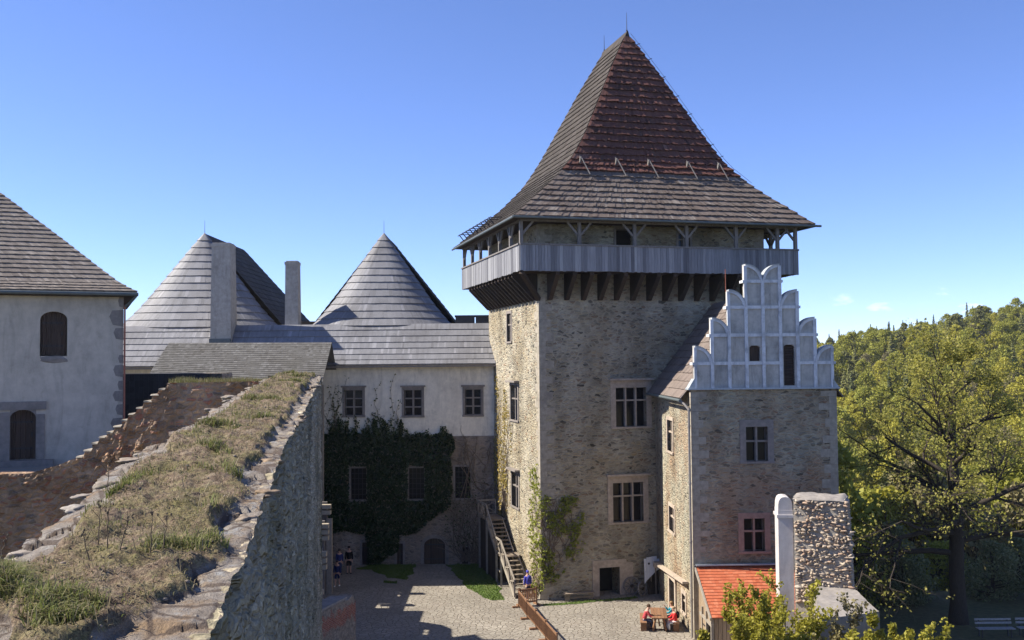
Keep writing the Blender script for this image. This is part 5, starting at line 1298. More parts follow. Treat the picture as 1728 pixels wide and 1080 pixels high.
while len(C) < 620:
    x, y = r2.uniform(893, 985), r2.uniform(785, 1000)
    if not inreg(x, y): continue
    dn = noise.noise(Vector((x * .045, y * .03, 3))) + .35 * noise.noise(Vector((x * .12, y * .09, 8)))
    if x > 913 and dn < -.02 + (.5 if x > 960 else 0) * 0: continue
    if x <= 913 and r2.random() < .25: continue
    p = onk(x, y, .12); C.append(tuple(p))
LC = clumps(C, .17, 5, nr); Vv, Ff = leaf_quads(LC, nr.uniform(.05, .10, len(LC)), nr); build_np('foliage', Vv, Ff, MT['vine'], vn, nr.random(len(LC)))
# golden dry creeper high on the lit left face
C = []
while len(C) < 1500:
    v, z = r2.uniform(6.0, 12.0), r2.uniform(1, 13.5); q = .8 + noise.noise(Vector((v * .5, z * .22, 4))) * 2.2 - abs(v - 9.6) * .36 - max(0, z - 11) * .35
    if r2.random() > q: continue
    if 8.2 < v < 9.5 and 3.4 < z < 5.7: continue
    if 4.9 < v < 7 and (10.4 < z < 13 or 4.7 < z < 7.2): continue
    C.append(tuple(K(-.03 - r2.random() * .05, v, z)))
gc = thing('golden_creeper', 'thin golden dry creeper clinging to the sunlit side face of the keep', 'creeper', K(0, 9, 0), TY)
Vv, Ff = leaf_quads(C, nr.uniform(.05, .10, len(C)), nr); build_np('foliage', Vv, Ff, MT['dryleaf'], gc, nr.random(len(C)))
stm = MB()
for i in range(30):
    v, z = r2.uniform(8, 12), 4.2 if i % 2 else 1; q = []
    for k in range(18): q.append(K(-.02, v, z)); v += r2.gauss(-.05, .22); z += r2.uniform(.3, .6)
    stm.tube(q, [.02 * (1 - .8 * k / 18) for k in range(18)], 3, cap=False)
part('stem', stm, MT['dryvine'], gc)

# low picket barrier, four panels
FP = [(.24, 60.05), (.72, 57.3), (1.17, 55.15), (1.62, 52.9), (2.1, 50.4)]
labs = ['brown picket barrier panel nearest the foot of the stairs', 'second brown picket barrier panel from the stairs', 'third brown picket barrier panel from the stairs', 'brown picket barrier panel cut by the bottom frame edge']
def panel(a, b, lab):
    a, b = Vector((*a, 0)), Vector((*b, 0)); d = b - a; t = thing('picket_barrier', lab, 'fence', a, math.atan2(d.y, d.x), 'brown picket barriers across the yard')
    m = MB(); m.beam(a + Vector((0, 0, .22)), b + Vector((0, 0, .22)), .05, .09); m.beam(a + Vector((0, 0, .95)), b + Vector((0, 0, .95)), .06, .09); part('rail', m, MT['brown'], t)
    m = MB(); n = int(d.length / .13)
    for i in range(n): q = a + d * ((i + .5) / n); m.beam(q + Vector((0, 0, .2)), q + Vector((0, 0, .98)), .075, .025, rng.random(), up=d.normalized())
    part('pickets', m, MT['brown'], t)
    for q in (a + d * .02, b - d * .02):
        m = MB(); m.beam(q, q + Vector((0, 0, 1.08)), .08, .08); part('post', m, MT['brown'], t)
        m = MB(); nn = Vector((-d.y, d.x, 0)).normalized(); m.beam(q - nn * .38 + Vector((0, 0, .05)), q + nn * .38 + Vector((0, 0, .05)), .1, .1); part('foot', m, MT['brown'], t)
for k in range(4): panel(FP[k], FP[k + 1], labs[k])
panel((.3, 60.2), (1.35, 60.75), 'short brown picket gate beside the vine at the keep corner')

# bench by the keep wall
def bench(label, c, rz, ln, h=.46, mat='tread', back=False, group=None):
    t = thing('bench', label, 'bench', c, rz, group); Mb = Matrix.Translation(c) @ Matrix.Rotation(rz, 4, 'Z'); T_ = lambda x, y, z: Mb @ Vector((x, y, z))
    m = MB(); m.beam(T_(-ln / 2, 0, h), T_(ln / 2, 0, h), .34, .06); part('seat', m, MT[mat], t)
    for s in (-1, 1): m = MB(); m.beam(T_(s * (ln / 2 - .2), 0, 0), T_(s * (ln / 2 - .2), 0, h - .03), .3, .07); part('leg', m, MT[mat], t)
    m = MB(); m.beam(T_(-ln / 2 + .2, 0, .2), T_(ln / 2 - .2, 0, .2), .06, .1); part('stretcher', m, MT[mat], t)
    if back: m = MB(); [m.beam(T_(-ln / 2, .2, z), T_(ln / 2, .2, z + .003), .03, .1) for z in (.62, .80)]; [m.beam(T_(s * (ln / 2 - .2), .2, .3), T_(s * (ln / 2 - .2), .24, .86), .06, .05) for s in (-1, 1)]; part('backrest', m, MT[mat], t)
    return t
bench('plain wooden bench against the shaded front wall of the keep', K(2.15, -.75, 0), TY, 1.9)
# cart wheels
def wheel(label, c, r, rz, tilt):
    t = thing('cart_wheel', label, 'wheel', c, rz, 'old cart wheels by the keep door'); R = Matrix.Translation(c) @ Matrix.Rotation(rz, 4, 'Z') @ Matrix.Rotation(tilt, 4, 'X')
    T_ = lambda a, q, y=0: R @ Vector((q * math.cos(a), y, r + q * math.sin(a)))
    m = MB(); n = 20
    for i in range(n): m.beam(T_(2 * PI * i / n, r - .05), T_(2 * PI * (i + 1) / n, r - .05), .09, .09)
    part('rim', m, MT['timber'], t)
    m = MB()
    for i in range(10): m.beam(T_(2 * PI * i / 10, .06), T_(2 * PI * i / 10, r - .07), .035, .05)
    part('spokes', m, MT['timber'], t)
    m = MB(); m.tube([R @ Vector((0, -.12, r)), R @ Vector((0, .1, r))], .1, 8); part('hub', m, MT['darktimber'], t)
wheel('larger dark cart wheel leaning on the keep wall right of the doorway', K(5.75, -.35, 0), .55, TY, R_(-12)); wheel('smaller reddish cart wheel standing in front of the dark one', K(6.25, -.85, 0), .46, TY + R_(35), R_(-8))
# tilting shield board
t = thing('wooden_shield_board', 'white plank shield with cut corner on a post leaning in the yard corner', 'shield', K(7.05, -.9, 0), TY)
m = MB()
hs = [(-.65, .75, 2.25), (-.48, .95, 2.32), (-.31, 1.1, 2.34), (-.14, 1.25, 2.36), (.03, 1.4, 2.36), (.2, 1.52, 2.2), (.37, 1.62, 2.12), (.5, 1.75, 2.05)]
for (u, lo, hi), nx in zip(hs, hs[1:] + [(.62, 1.85, 1.9)]):
    a, b = u, nx[0] - .012; m.hexa([K(7.05 + a, -.8, lo), K(7.05 + b, -.8, nx[1]), K(7.05 + b, -.76, nx[1]), K(7.05 + a, -.76, lo), K(7.05 + a, -.72, hi), K(7.05 + b, -.72, hi), K(7.05 + b, -.68, hi), K(7.05 + a, -.68, hi)], rng.random())
part('planks', m, plain('white_board', (.62, .63, .66), .15, 5, .8, .2, .02, sc=(6, 6, 1)), t)
m = MB(); m.beam(K(7.12, -.85, 0), K(7.12, -.78, 1.7), .06, .06); m.beam(K(7.0, -.2, 0), K(7.0, -.62, 2.2), .08, .08); part('post', m, MT['tread'], t)
m = MB()
for u, z in ((-.35, 1.95), (.28, 1.9)): m.tube([K(7.05 + u, -.775, z), K(7.05 + u, -.76, z)], .07, 8)
part('emblem', m, MT['iron'], t)
t = thing('black_tarpaulin', 'dark covered stack of boards in the corner behind the white shield', 'stack', K(7.2, -.4, 0), TY)
m = MB()
for i in range(6): u = 6.75 + i * .16; m.hexa([K(u, -.5, 0), K(u + .15, -.5, 0), K(u + .15, -.44, 0), K(u, -.44, 0), K(u, -.2, 1.9 + .1 * (i % 3)), K(u + .15, -.2, 1.9 + .1 * (i % 3)), K(u + .15, -.14, 1.9 + .1 * (i % 3)), K(u, -.14, 1.9 + .1 * (i % 3))], rng.random())
part('boards', m, MT['darktimber'], t)
t.name = 'board_stack'

# picnic table, benches, seated people
TBC = Vector((7.85, 55.45, 0)); TRZ = R_(84)
def tb(x, y, z): return Matrix.Translation(TBC) @ Matrix.Rotation(TRZ, 4, 'Z') @ Vector((x, y, z))
t = thing('picnic_table', 'heavy wooden picnic table with plank top in the sunny courtyard', 'table', TBC, TRZ)
m = MB()
for i in range(5): y = -.42 + i * .17; m.hexa([tb(-1.15, y, .70), tb(1.15, y, .70), tb(1.15, y + .16, .70), tb(-1.15, y + .16, .70), tb(-1.15, y, .76), tb(1.15, y, .76), tb(1.15, y + .16, .76), tb(-1.15, y + .16, .76)], rng.random())
part('tabletop', m, MT['brown'], t)
for s in (-1, 1):
    for q in (-1, 1): m = MB(); m.beam(tb(s * .9, q * .36, 0), tb(s * .85, q * .2, .70), .12, .09); part('leg', m, MT['brown'], t)
m = MB(); m.beam(tb(-.88, 0, .3), tb(.88, 0, .3), .07, .1); part('stretcher', m, MT['brown'], t)
bench('brown plank bench on the left of the picnic table under the man in plaid', tb(-.05, .85, 0), TRZ, 2.1, .46, 'brown'); bench('brown plank bench on the right of the picnic table near the annex', tb(0, -.88, 0), TRZ, 2.1, .46, 'brown')
person('seated man in a dark red shirt leaning his arms on the picnic table', tb(-.6, .83, 0), TRZ + PI, 'sit', (.42, .06, .07), (.03, .035, .07), lean=.35, arms=((.55, .75), (.6, .8)), h=1.78, head=(0, .6))
person('seated woman in a teal jacket with hand raised at the picnic table', tb(.35, -.84, 0), TRZ, 'sit', (.03, .26, .32), (.10, .11, .14), hair=(.28, .17, .08), lean=.22, arms=((.7, .7), (.9, 1.6)), h=1.68, longhair=True)
person('seated woman in a bright red jacket and pale trousers at the picnic table end', tb(-.75, -.86, 0), TRZ + R_(12), 'sit', (.55, .03, .03), (.60, .60, .62), hair=(.36, .25, .15), lean=.15, arms=((.45, .8), (.5, .7)), h=1.66, bag=(.02, .02, .025))
person('person in a bright blue hooded jacket walking up to the wooden stairs', K(-.75, .35, 0), TY + R_(6), 'stand', (.07, .07, .42), (.02, .02, .04), hair=(.07, .07, .40), lean=.08, stride=.16, h=1.72, bag=(.05, .05, .25))
person('man in black jacket and shorts standing in the shade by the palace wall', (-11.35, 69.9, 0), R_(185), 'stand', (.008, .008, .010), (.012, .012, .014), hair=(.03, .02, .015), shorts=True, h=1.85)
person('woman in a blue jacket and jeans standing left of the man in black', (-11.98, 69.7, 0), R_(200), 'stand', (.03, .04, .13), (.035, .05, .10), hair=(.05, .03, .02), h=1.7, longhair=True)
person('child in dark blue with white shoes walking in the shade beside the wall', (-11.5, 66.1, 0), R_(170), 'stand', (.02, .03, .10), (.02, .028, .08), hair=(.06, .04, .03), shoes=(.75, .73, .70), shorts=True, stride=.15, h=1.62)

# broken brick wall with a slab at the bottom left of the yard
bw = thing('broken_brick_wall', 'low broken wall of red brick and rubble jutting out past the curtain wall', 'wall', (-8.6, 49, 0))
d = Vector((-.29, -.957, 0)); nrm = Vector((.957, -.29, 0)); P0 = Vector((-8.05, 51.6, 0))
mt, nt, b = newmat('old_brick', .9); 
uvn = nd(nt, 'UVMap'); bk = nd(nt, 'TexBrick', {'Vector': uvn.outputs[0], 'Color1': (.30, .085, .055, 1), 'Color2': (.40, .14, .09, 1), 'Mortar': (.34, .28, .22, 1), 'Scale': 1.0, 'Mortar Size': .012, 'Brick Width': .28, 'Row Height': .085})
co = objco(nt); low_c = ramp(nt, nz(nt, co, 5, 6, .7), [(.3, (.20, .165, .13)), (.7, (.40, .34, .27))])
zc = nd(nt, 'SeparateXYZ', {0: co}).outputs[2]
fac = ramp(nt, math_(nt, 'ADD', math_(nt, 'MULTIPLY', zc, .25), math_(nt, 'MULTIPLY', nz(nt, co, 1.6, 5), .4)), [(.58, 0), (.63, 1), (.775, 1), (.81, 0)])
c = mixc(nt, fac, low_c, bk.outputs[0]); c = mixc(nt, 1.0, c, ramp(nt, nz(nt, co, 9, 4), [(.3, .65), (.7, 1.2)]), 'MULTIPLY'); nt.links.new(c, b.inputs['Base Color']); bump(nt, b, math_(nt, 'ADD', bk.outputs[1], nz(nt, co, 7, 5)), .8, .05)
V = []; F = []; UV = []; nu, nv = 60, 30; LNG = 7.0
for side_, off in ((1, 0.0), (-1, -.75)):
    b0 = len(V)
    for i in range(nu + 1):
        u = LNG * i / nu; top = 2.75 + .12 * noise.noise(Vector((u * 1.5, side_, 0))) + .05 * noise.noise(Vector((u * 6, 2, 0))) - (.25 if u < .15 else 0)
        for k in range(nv + 1):
            z = top * k / nv; dd = .05 * noise.noise(Vector((u * 2, z * 2, side_))) + .02 * noise.noise(Vector((u * 7, z * 9, side_)))
            V.append(tuple(P0 + d * u + nrm * (off + dd * side_) + Vector((0, 0, z)))); UV.append((u, z))
    for i in range(nu):
        for k in range(nv): F.append((b0 + i * (nv + 1) + k, b0 + (i + 1) * (nv + 1) + k, b0 + (i + 1) * (nv + 1) + k + 1, b0 + i * (nv + 1) + k + 1))
h = (nu + 1) * (nv + 1)
for i in range(nu): a = i * (nv + 1) + nv; F.append((a, a + nv + 1, a + nv + 1 + h, a + h))
for k in range(nv): F.append((k, k + 1, k + 1 + h, k + h))
o = build_np('wall', V, F, mt, bw); ul = o.data.uv_layers.new(name='UVMap')
for lp in o.data.loops: ul.data[lp.index].uv = UV[lp.vertex_index]
m = MB()
for i in range(5):
    q = P0 + d * (1.6 + i * 1.05) - nrm * .38; m.hexa([q + nrm * sx + d * sy + Vector((0, 0, 2.78 + zz)) for zz in (0, .12) for sx, sy in ((-.45, -.5), (.45, -.5), (.42, .5), (-.45, .5))])
part('capping_slab', m, MT['slab'], bw)
# pale blocks at the wall's edge standing in for patches of sunlight
for k, (px_, py_, Y, lab) in enumerate(((549, 864, 64, 'topmost pair of pale blocks as painted sunlight beside the far end of the curtain wall'), (545, 897, 61, 'second stack of three pale blocks as painted sunlight down the curtain wall edge'), (541, 945, 57, 'third stack of three pale blocks as painted sunlight down the curtain wall edge'), (534.5, 1011, 51.5, 'lowest stack of three pale blocks as painted sunlight down the curtain wall edge'))):
    c = at(px_ + 3, py_, Y); tt = thing('sun_patch_block', lab, 'timber', (c.x, c.y, 0), 0, 'painted sunlight blocks by the curtain wall')
    m = MB()
    for j in range(2 if k == 0 else 3): z = c.z + .34 - j * (.36 + .1 * (k > 2)); m.box(c.x - .8, c.x + .24, c.y - .2, c.y + .2, z - .12, z + .13)
    part('sun_patch', m, plain('sun_patch_pale', (.36, .31, .23), .15, 4, .8, .1, .01), tt)
    m = MB(); m.box(c.x - .9, c.x - .05, c.y + .22, c.y + .42, 0, c.z + .6); part('post', m, MT['timber'], tt)
m = MB(); p = at(556, 930, 64); m.box(p.x - .17, p.x + .17, 63.85, 64.15, 0, 4.7); single('wooden_post', m, MT['pale'], 'pale upright wooden post at the far end of the curtain wall', 'post', (p.x, 64, 0))

# ================================================================ the pier, the pillar and the low wall on the right
pc = thing('plastered_pillar', 'pale rendered pillar with rounded head left of the rubble pier', 'pillar', (12.52, 48.1, 0))
PROT = R_(-22)
m = MB(); m.box(12.52, 13.2, 48.0, 49.2, 0, 7.35); part('shaft', m, MT['white'], pc)
m = MB(); m.box(12.46, 13.22, 47.93, 49.25, 7.0, 7.14)
n = 10
for i in range(n):
    t0, t1 = PI * i / n, PI * (i + 1) / n; cx = 12.86; f = lambda t: (cx - .33 * (abs(math.cos(t)) ** .6) * (1 if t < PI / 2 else -1), 7.35 + .62 * math.sin(t) ** .7)
    (x0, z0), (x1, z1) = f(t0), f(t1); m.hexa([(x0, 48.02, 7.3), (x1, 48.02, 7.3), (x1, 49.18, 7.3), (x0, 49.18, 7.3), (x0, 48.02, z0), (x1, 48.02, z1), (x1, 49.18, z1), (x0, 49.18, z0)])
part('cap', m, MT['white'], pc)
pr = thing('rubble_pier', 'broken wall end of knobbly rubble stones standing right of the pale pillar', 'pier', (12.52, 48.1, 0))
m = MB(); m.hexa([(13.24, 48.1, 0), (15.85, 48.1, 0), (15.9, 49.6, 0), (13.24, 49.6, 0), (13.24, 48.1, 8.0), (15.55, 48.1, 7.95), (15.6, 49.6, 7.95), (13.24, 49.6, 8.0)]); part('core', m, plain('pier_mortar', (.34, .305, .255), .3, 7, .95, .6, .05), pr)
m = MB(); r3 = random.Random(6); z = 3.2
while z < 7.9:
    x = 13.28; hh = r3.uniform(.08, .16)
    while x < 15.6 + (8 - z) * .04:
        w_ = r3.uniform(.11, .32); q = noise.noise(Vector((x * .9, z * 1.3, 2)))
        if r3.random() < .80 + q * .35: m.blob((x + w_ / 2, 48.1 + r3.uniform(-.02, .08) - .05 * q, z + r3.uniform(-.05, .05)), (w_ * .55, r3.uniform(.08, .16), hh * r3.uniform(.42, .62)), r3, .9, 2, r3.random(), rot=Matrix.Rotation(r3.uniform(-.22, .22), 3, 'Y'))
        x += w_ * r3.uniform(.85, 1.15)
    y = 48.2
    while y < 49.5:
        w_ = r3.uniform(.15, .35); m.blob((15.6 + (8 - z) * .036, y, z), (.1, w_ * .55, hh * .56), r3, .7, 1, r3.random()); y += w_
    z += hh * .95
part('stones', m, shaded('pier_rubble', [(.31, .25, .185), (.40, .33, .255), (.36, .29, .22), (.34, .23, .16), (.43, .38, .31)], .9, (8, 8, 8), .35, bs=.6), pr, smooth=True)
V = []; F = []; nn_ = 16
for i in range(nn_ + 1):
    for k in range(nn_ + 1): x, y = 13.2 + 2.42 * i / nn_, 48.02 + 1.6 * k / nn_; V.append((x, y, 8.05 + .1 * noise.noise(Vector((x * 1.5, y * 1.5, 1))) + .04 * noise.noise(Vector((x * 5, y * 5, 1))) - (.16 if i in (0, nn_) or k in (0, nn_) else 0)))
F = [(i * (nn_ + 1) + k, (i + 1) * (nn_ + 1) + k, (i + 1) * (nn_ + 1) + k + 1, i * (nn_ + 1) + k + 1) for i in range(nn_) for k in range(nn_)]
build_np('coping', V, F, MT['slab'], pr, smooth=True)
pc.rotation_euler = (0, 0, R_(-7)); pr.rotation_euler = (0, 0, PROT)
lw_ = thing('low_parapet_wall', 'low wall with sloping stone capping running forward from the rubble pier', 'wall', (15, 45, 0))
a0, a1, b0_, b1 = at(1372, 983, 48.0), at(1432, 986, 48.0), at(1384, 1044, 41.5), at(1484, 1032, 42.5)
V = []; F = []; nu = 24
for i in range(nu + 1):
    for k in range(nu + 1):
        p = a0.lerp(a1, k / nu).lerp(b0_.lerp(b1, k / nu), i / nu); p.z += .06 * noise.noise(p * 1.2) + .03 * noise.noise(p * 5); V.append(tuple(p))
F = [(i * (nu + 1) + k, i * (nu + 1) + k + 1, (i + 1) * (nu + 1) + k + 1, (i + 1) * (nu + 1) + k) for i in range(nu) for k in range(nu)]
build_np('capping', V, F, MT['slab'], lw_, smooth=True)
m = MB(); c0, c1 = Vector((b0_.x + .4, 30, b0_.z - .6)), Vector((b1.x + 2.0, 31, b1.z - .9)); dn = lambda p, z=-3: Vector((p.x, p.y, z))
for q in ((a0, b0_), (b0_, b1), (a1, b1)): m.poly([dn(q[0]), dn(q[1]), q[1] - Vector((0, 0, .02)), q[0] - Vector((0, 0, .02))])
part('wall', m, MT['slab'], lw_)
# ================================================================ trees
def tree_parts(root, segs, tips, per, rad, size, leafm, barkm, nr, seed, local=True, squash=.75, keep=1.0, trunk=None):
    m = MB()
    for pts, r_, dep in segs: m.tube(pts, r_, 8 if r_[0] > .12 else 5 if r_[0] > .03 else 3, cap=False)
    part('trunk', m, barkm, root, local, smooth=True)
    T = np.array([tuple(t) for t in tips]); 
    if callable(keep): T = T[nr.random(len(T)) < keep(T[:, 2])]
    elif keep < 1: T = T[nr.random(len(T)) < keep]
    C = clumps(T, rad, per, nr, squash); V, F = leaf_quads(C, nr.uniform(size[0], size[1], len(C)), nr); build_np('crown', V, F, leafm, root, nr.random(len(C)), local=local)

# the big lime tree on the right
r = random.Random(12); nr = np.random.default_rng(12); segs = []; tips = []
TB = Vector((24.3, 55.8, 0))
tp = [Vector((0, 0, -.3)), Vector((.02, 0, 1.2)), Vector((-.03, 0, 3)), Vector((.05, .05, 5)), Vector((.08, 0, 7.2)), Vector((-.1, .1, 9.6)), Vector((-.05, 0, 12)), Vector((.1, 0, 13.6)), Vector((0, 0, 15.0))]
tr_ = [.62, .46, .42, .40, .36, .28, .2, .12, .05]; segs.append((tp, tr_, 3))
def tpt(h):
    for i in range(len(tp) - 1):
        if tp[i].z <= h <= tp[i + 1].z: f = (h - tp[i].z) / (tp[i + 1].z - tp[i].z); return tp[i].lerp(tp[i + 1], f), tr_[i] + (tr_[i + 1] - tr_[i]) * f
hs = [4.0, 4.7, 5.2, 5.8, 6.4, 6.9, 7.4, 8.0, 8.5, 9.1, 9.7, 10.3, 10.9, 11.6, 12.3, 13.0, 13.5, 14.0]
az = 0.3
for i, h in enumerate(hs):
    az += 2.399 + r.uniform(-.3, .3); p, rd = tpt(h); f = (h - 4) / 11.5
    a2 = PI - .12 if i == 0 else .15 if i == 1 else PI + .35 if i == 2 else -.25 if i == 4 else az
    el = (.08 + .85 * f) + r.uniform(-.1, .12); ln = (6.6 - 4.6 * f) * r.uniform(.85, 1.15)
    d = Vector((math.cos(a2) * math.cos(el), math.sin(a2) * math.cos(el), math.sin(el)))
    grow(0, p, d, ln, rd * (.52 if i > 3 else .46), 3, segs, tips, r, up=.05 + .04 * f, wig=.2, nside=(4, 6), spread=(.45, .95), shrink=(.42, .62), droop=.13 * (1 - f))
big = thing('lime_tree', 'tall broad lime tree in fresh spring leaf with dark trunk right of the castle', 'tree', TB)
print('tips', len(tips)); big.scale = (1, 1, .94); tree_parts(big, segs, tips, 3, .40, (.05, .10), MT['spring'], MT['bark'], nr, 1, keep=lambda z: np.clip(.22 + (z - 5.5) * .12, .18, .52))

# young maple crowns in front of the red roof
def maple(name, label, base, seed, h, n, spread, lm, per=16):
    r = random.Random(seed); nr = np.random.default_rng(seed); segs = []; tips = []
    for i in range(n):
        a = 2 * PI * i / n + r.uniform(-.3, .3); q = Vector((.15 * math.cos(a), .15 * math.sin(a), 0)); ln = h * r.uniform(.62, .9); el = r.uniform(*spread)
        grow(0, q, Vector((math.cos(a) * math.cos(el), math.sin(a) * math.cos(el), math.sin(el))), ln, .06, 2, segs, tips, r, up=.16, wig=.13, nside=(4, 6), spread=(.3, .75), shrink=(.3, .5))
    t = thing(name, label, 'shrub', base); tree_parts(t, segs, tips, per, .17, (.045, .09), lm, MT['twig'], nr, seed, squash=.8, keep=.8); return t
maple('young_maple', 'young maple with yellow-green leaf tufts in front of the red tile roof', (10.3, 40.3, 1.7), 5, 3.7, 6, (.55, 1.25), MT['yellow'], 9)
maple('young_maple', 'low yellow-green maple sprouts hiding the shed wall at the bottom edge', (9.0, 38.6, 1.6), 9, 3.3, 7, (.6, 1.2), MT['yellow'], 15)
maple('leafy_shrub', 'bushy yellow-green shrub below the low parapet wall at the bottom edge', (13.3, 38.2, 1.3), 15, 2.7, 10, (.5, 1.2), MT['yellow'], 15)
maple('leafy_shrub', 'brownish budding shrub in front of the sloping parapet capping', (12.2, 38.8, 1.3), 25, 2.9, 9, (.7, 1.3), MT['bud'], 9)
maple('leafy_shrub', 'sparse yellow-green shrub right of the parapet wall towards the tree', (15.4, 40.4, .9), 35, 2.7, 9, (.5, 1.2), MT['yellow'], 10)

maple('leafy_shrub', 'rounded yellow-green shrub at the bottom edge between the young maple and the parapet', (11.4, 38.0, 1.5), 45, 2.6, 9, (.4, 1.1), MT['yellow'], 13)
# prototypes for the wooded hillside
def proto_spruce(seed, mat, h=19, w=3.6, sparse=False):
    r = random.Random(seed); nr = np.random.default_rng(seed); V = []; F = []; sh = []
    root = thing('spruce_tree', '', 'tree', (0, 0, 0)); m = MB(); m.tube([(0, 0, -1), (0, 0, h * .97)], [.28, .03], 5); part('trunk', m, MT['bark'], root, True)
    z = h * .1; 
    while z < h:
        f = (z / h); rr_ = w * (1 - f) ** .85 * r.uniform(.8, 1.15) + .1; n = int(6 + 10 * (1 - f))
        for i in range(n):
            a = r.uniform(0, 2 * PI); L_ = rr_ * r.uniform(.65, 1.1); dz = -.28 * L_; w2 = .25 * L_ + .18; b0 = len(V)
            c, s = math.cos(a), math.sin(a)
            V += [(0, 0, z + .3), (c * L_ * .6 - s * w2, s * L_ * .6 + c * w2, z + dz * .5), (c * L_, s * L_, z + dz * .8 + .12 * L_), (c * L_ * .6 + s * w2, s * L_ * .6 - c * w2, z + dz * .5)]; F.append((b0, b0 + 1, b0 + 2, b0 + 3)); sh.append(r.random())
            for q in range(3): 
                t = r.uniform(.4, 1); b0 = len(V); x, y, zz = c * L_ * t, s * L_ * t, z + dz * t; k = .28 * r.uniform(.6, 1.2); V += [(x - k * s, y + k * c, zz), (x + r.gauss(0, .1), y + r.gauss(0, .1), zz - k * 1.3), (x + k * s, y - k * c, zz), (x, y, zz + k * .5)]; F.append((b0, b0 + 1, b0 + 2, b0 + 3)); sh.append(r.random())
        z += h * .022 + .16
    build_np('crown', V, F, mat, root, sh, local=True); return root
def proto_leafy(name, seed, mat, h, w, per, size, keep=1.0, ncl=90, low=.28):
    r = random.Random(seed); nr = np.random.default_rng(seed); root = thing(name, '', 'tree', (0, 0, 0)); m = MB(); m.tube([(0, 0, -1), (.1, 0, h * .4), (0, .1, h * .85)], [.25, .18, .05], 6)
    C = []
    while len(C) < ncl:
        a, z = r.uniform(0, 2 * PI), r.uniform(low, 1); prof = math.sin(PI * min(1, max(0, (z - low + .1) / (1.1 - low))) ** .8) ** .7
        q = w * prof * r.uniform(.35, 1) ** .6 * (1 + .25 * noise.noise(Vector((math.cos(a) * 1.5, math.sin(a) * 1.5, z * 3 + seed)))); C.append((q * math.cos(a), q * math.sin(a), z * h))
    for c in C[:30]: m.tube([(0, 0, c[2] * .62), (c[0] * .5, c[1] * .5, c[2] * .8), c], [.07, .05, .015], 3, cap=False)
    part('trunk', m, MT['bark'], root, True)
    P_ = clumps(C, w * .27, per, nr, .7); V, F = leaf_quads(P_, nr.uniform(size[0], size[1], len(P_)), nr); build_np('crown', V, F, mat, root, nr.random(len(P_)), local=True); return root
protos = [
 (proto_spruce(1, MT['spruce'], 21, 3.4), 'dark spruce among the trees of the wooded hillside', 'spruces on the hillside'),
 (proto_spruce(2, MT['pine'], 17, 4.0), 'grey-green conifer among the trees of the wooded hillside', 'conifers on the hillside'),
 (proto_leafy('birch_tree', 3, MT['birch'], 15, 4.0, 40, (.18, .34)), 'bright yellow-green young leafed tree on the wooded hillside', 'fresh leafed trees on the hillside'),
 (proto_leafy('beech_tree', 4, MT['beech'], 17, 4.8, 40, (.20, .36)), 'mid green rounded leafy tree on the wooded hillside', 'green leafy trees on the hillside'),
 (proto_leafy('budding_tree', 5, MT['bud'], 14, 3.8, 22, (.14, .26)), 'brownish budding tree on the wooded hillside', 'budding trees on the hillside'),
 (proto_leafy('pine_tree', 6, MT['pine'], 18, 3.6, 44, (.2, .36), low=.45), 'dull green round-topped pine on the wooded hillside', 'pines on the hillside')]
for p, lab, gr in protos: p['label'] = lab; p['group'] = gr
used = [False] * len(protos); r = random.Random(404); placed = []
def plant(k, x, y, s, dz=0):
    p = protos[k][0]; z = hill_h(x, y) - .4 + dz; a = r.uniform(0, 6.28)
    if not used[k]: used[k] = True; p.location = (x, y, z); p.rotation_euler = (0, 0, a); p.scale = (s, s, s)
    else: dup(p, (x, y, z), a, None, (s, s, s * r.uniform(.92, 1.08)))
n = 0; tries = 0
while n < 410 and tries < 40000:
    tries += 1
    d = 92 + 405 * r.random() ** .85; ang = r.uniform(.29, .49); x, y = d * math.sin(ang), d * math.cos(ang)
    if n >= 330: d = r.uniform(440, 505); x, y = d * math.sin(ang), d * math.cos(ang)
    gap = 3.4 + d * .0065 if n < 330 else 3.5
    if any((x - a) ** 2 + (y - b_) ** 2 < gap * gap for a, b_ in placed): continue
    placed.append((x, y)); q = noise.noise(Vector((x * .014, y * .014, 2))) + (.25 if d > 300 else -.25) + r.gauss(0, .22)
    if d > 430: k = r.choice([0, 1, 5, 3, 3, 2])
    elif q > .4: k = r.choice([0, 1, 5, 3, 3])
    elif q > -.0: k = r.choice([1, 5, 2, 3, 4, 2])
    elif q > -.35: k = r.choice([3, 2, 2, 4, 3])
    else: k = r.choice([2, 2, 3, 2, 4])
    plant(k, x, y, r.uniform(.8, 1.15) * (.72 if d > 400 else 1)); n += 1
for i in range(400):
    if n >= 436: break
    d = r.uniform(80, 112); ang = r.uniform(.29, .47); x, y = d * math.sin(ang), d * math.cos(ang)
    if y < 79 or any((x - a) ** 2 + (y - b_) ** 2 < 9 for a, b_ in placed): continue
    placed.append((x, y)); plant(r.choice([2, 3, 4, 4, 3]), x, y, r.uniform(.85, 1.2)); n += 1
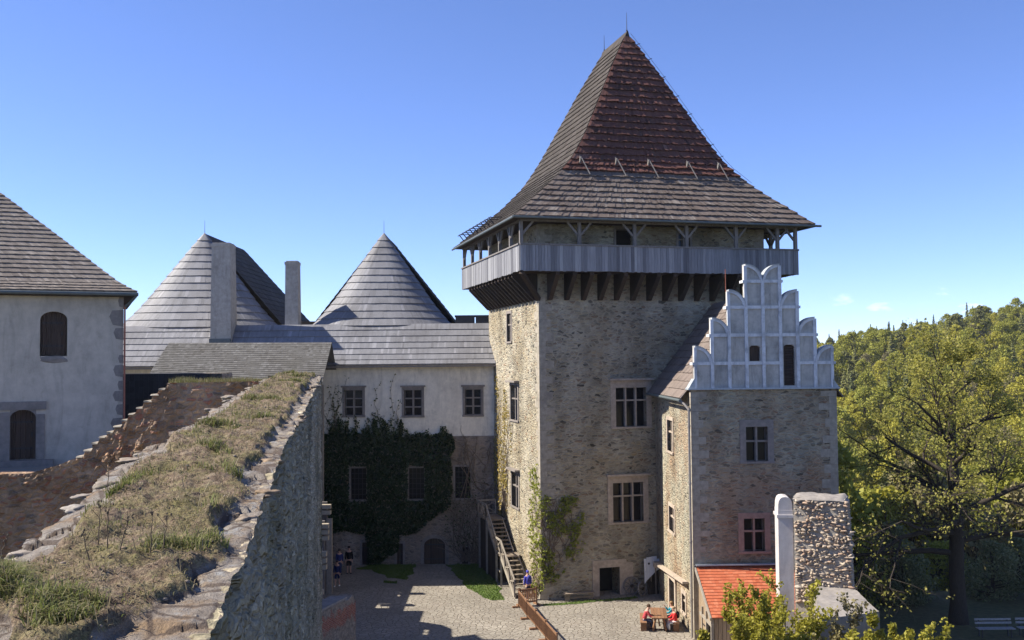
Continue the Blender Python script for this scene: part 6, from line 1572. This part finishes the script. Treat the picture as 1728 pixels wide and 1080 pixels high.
# bushes below the castle rim behind the lime tree
bp = [proto_leafy('bush', 21, MT['bushg'], 5.5, 3.0, 34, (.08, .17), low=.02, ncl=110), proto_leafy('bush', 22, MT['beech'], 5.0, 2.8, 30, (.08, .17), low=.02, ncl=110)]
for q in bp: q['category'] = 'bush'
bp[0]['label'] = 'grey-green thicket bush behind the lime tree'; bp[1]['label'] = 'fresh green thicket bush behind the lime tree'
bp[0]['group'] = 'grey-green bushes below the castle'; bp[1]['group'] = 'fresh green bushes below the castle'
ub = [False, False]
for i in range(14):
    y = r.uniform(60, 72); x = y * r.uniform(.325, .53)
    if y < 63: x = max(x, 20.5)
    k = 0 if r.random() < .62 else 1; s = r.uniform(.5, .8); q = bp[k]; loc = (x, y, hill_h(x, y) - .3)
    if not ub[k]: ub[k] = True; q.location = loc; q.scale = (s, s, s)
    else: dup(q, loc, r.uniform(0, 6.28), None, (s, s, s * r.uniform(.8, 1.2)))
# dark low growth at the foot of the tree and the two white slatted benches
for i, (x, b_) in enumerate(((24.95, 53.0), (27.1, 53.05))):
    t = thing('slatted_bench', ['white slatted bench nearest the lime tree trunk', 'white slatted bench at the right frame edge'][i], 'bench', (x, b_, 0), PI, 'white benches under the tree')
    for z, y in ((.45, -.1), (.45, .08), (.45, -.28)):
        pass
    m = MB(); [m.beam((x - .95, b_ + y, .45), (x + .95, b_ + y, .45), .11, .035) for y in (-.28, -.12, .04)]; part('seat', m, MT['benchwood'], t)
    m = MB(); [m.beam((x - .95, b_ + .16 + .05 * k, .66 + .17 * k), (x + .95, b_ + .16 + .05 * k, .66 + .17 * k), .03, .11) for k in (0, 1)]; part('backrest', m, MT['benchwood'], t)
    for s in (-1, 1): m = MB(); m.beam((x + s * .75, b_ - .25, 0), (x + s * .75, b_ - .25, .44), .06, .06); m.beam((x + s * .75, b_ + .1, 0), (x + s * .75, b_ + .24, .9), .06, .06); m.beam((x + s * .75, b_ - .28, .42), (x + s * .75, b_ + .15, .42), .05, .05); part('leg', m, MT['iron'], t)

# ================================================================ thin spring haze over the valley
hz = MB(); hz.box(-760, 960, -460, 960, -34, 64)
hm = bpy.data.materials.new('haze'); hm.use_nodes = True; ht_ = hm.node_tree; ht_.nodes.remove(ht_.nodes['Principled BSDF'])
hv = ht_.nodes.new('ShaderNodeVolumePrincipled'); hv.inputs['Color'].default_value = (.86, .91, 1, 1); hv.inputs['Density'].default_value = .0001; hv.inputs['Anisotropy'].default_value = .2
ht_.links.new(hv.outputs[0], ht_.nodes['Material Output'].inputs['Volume'])
o = part('haze', hz, hm); tag(o, kind='stuff')
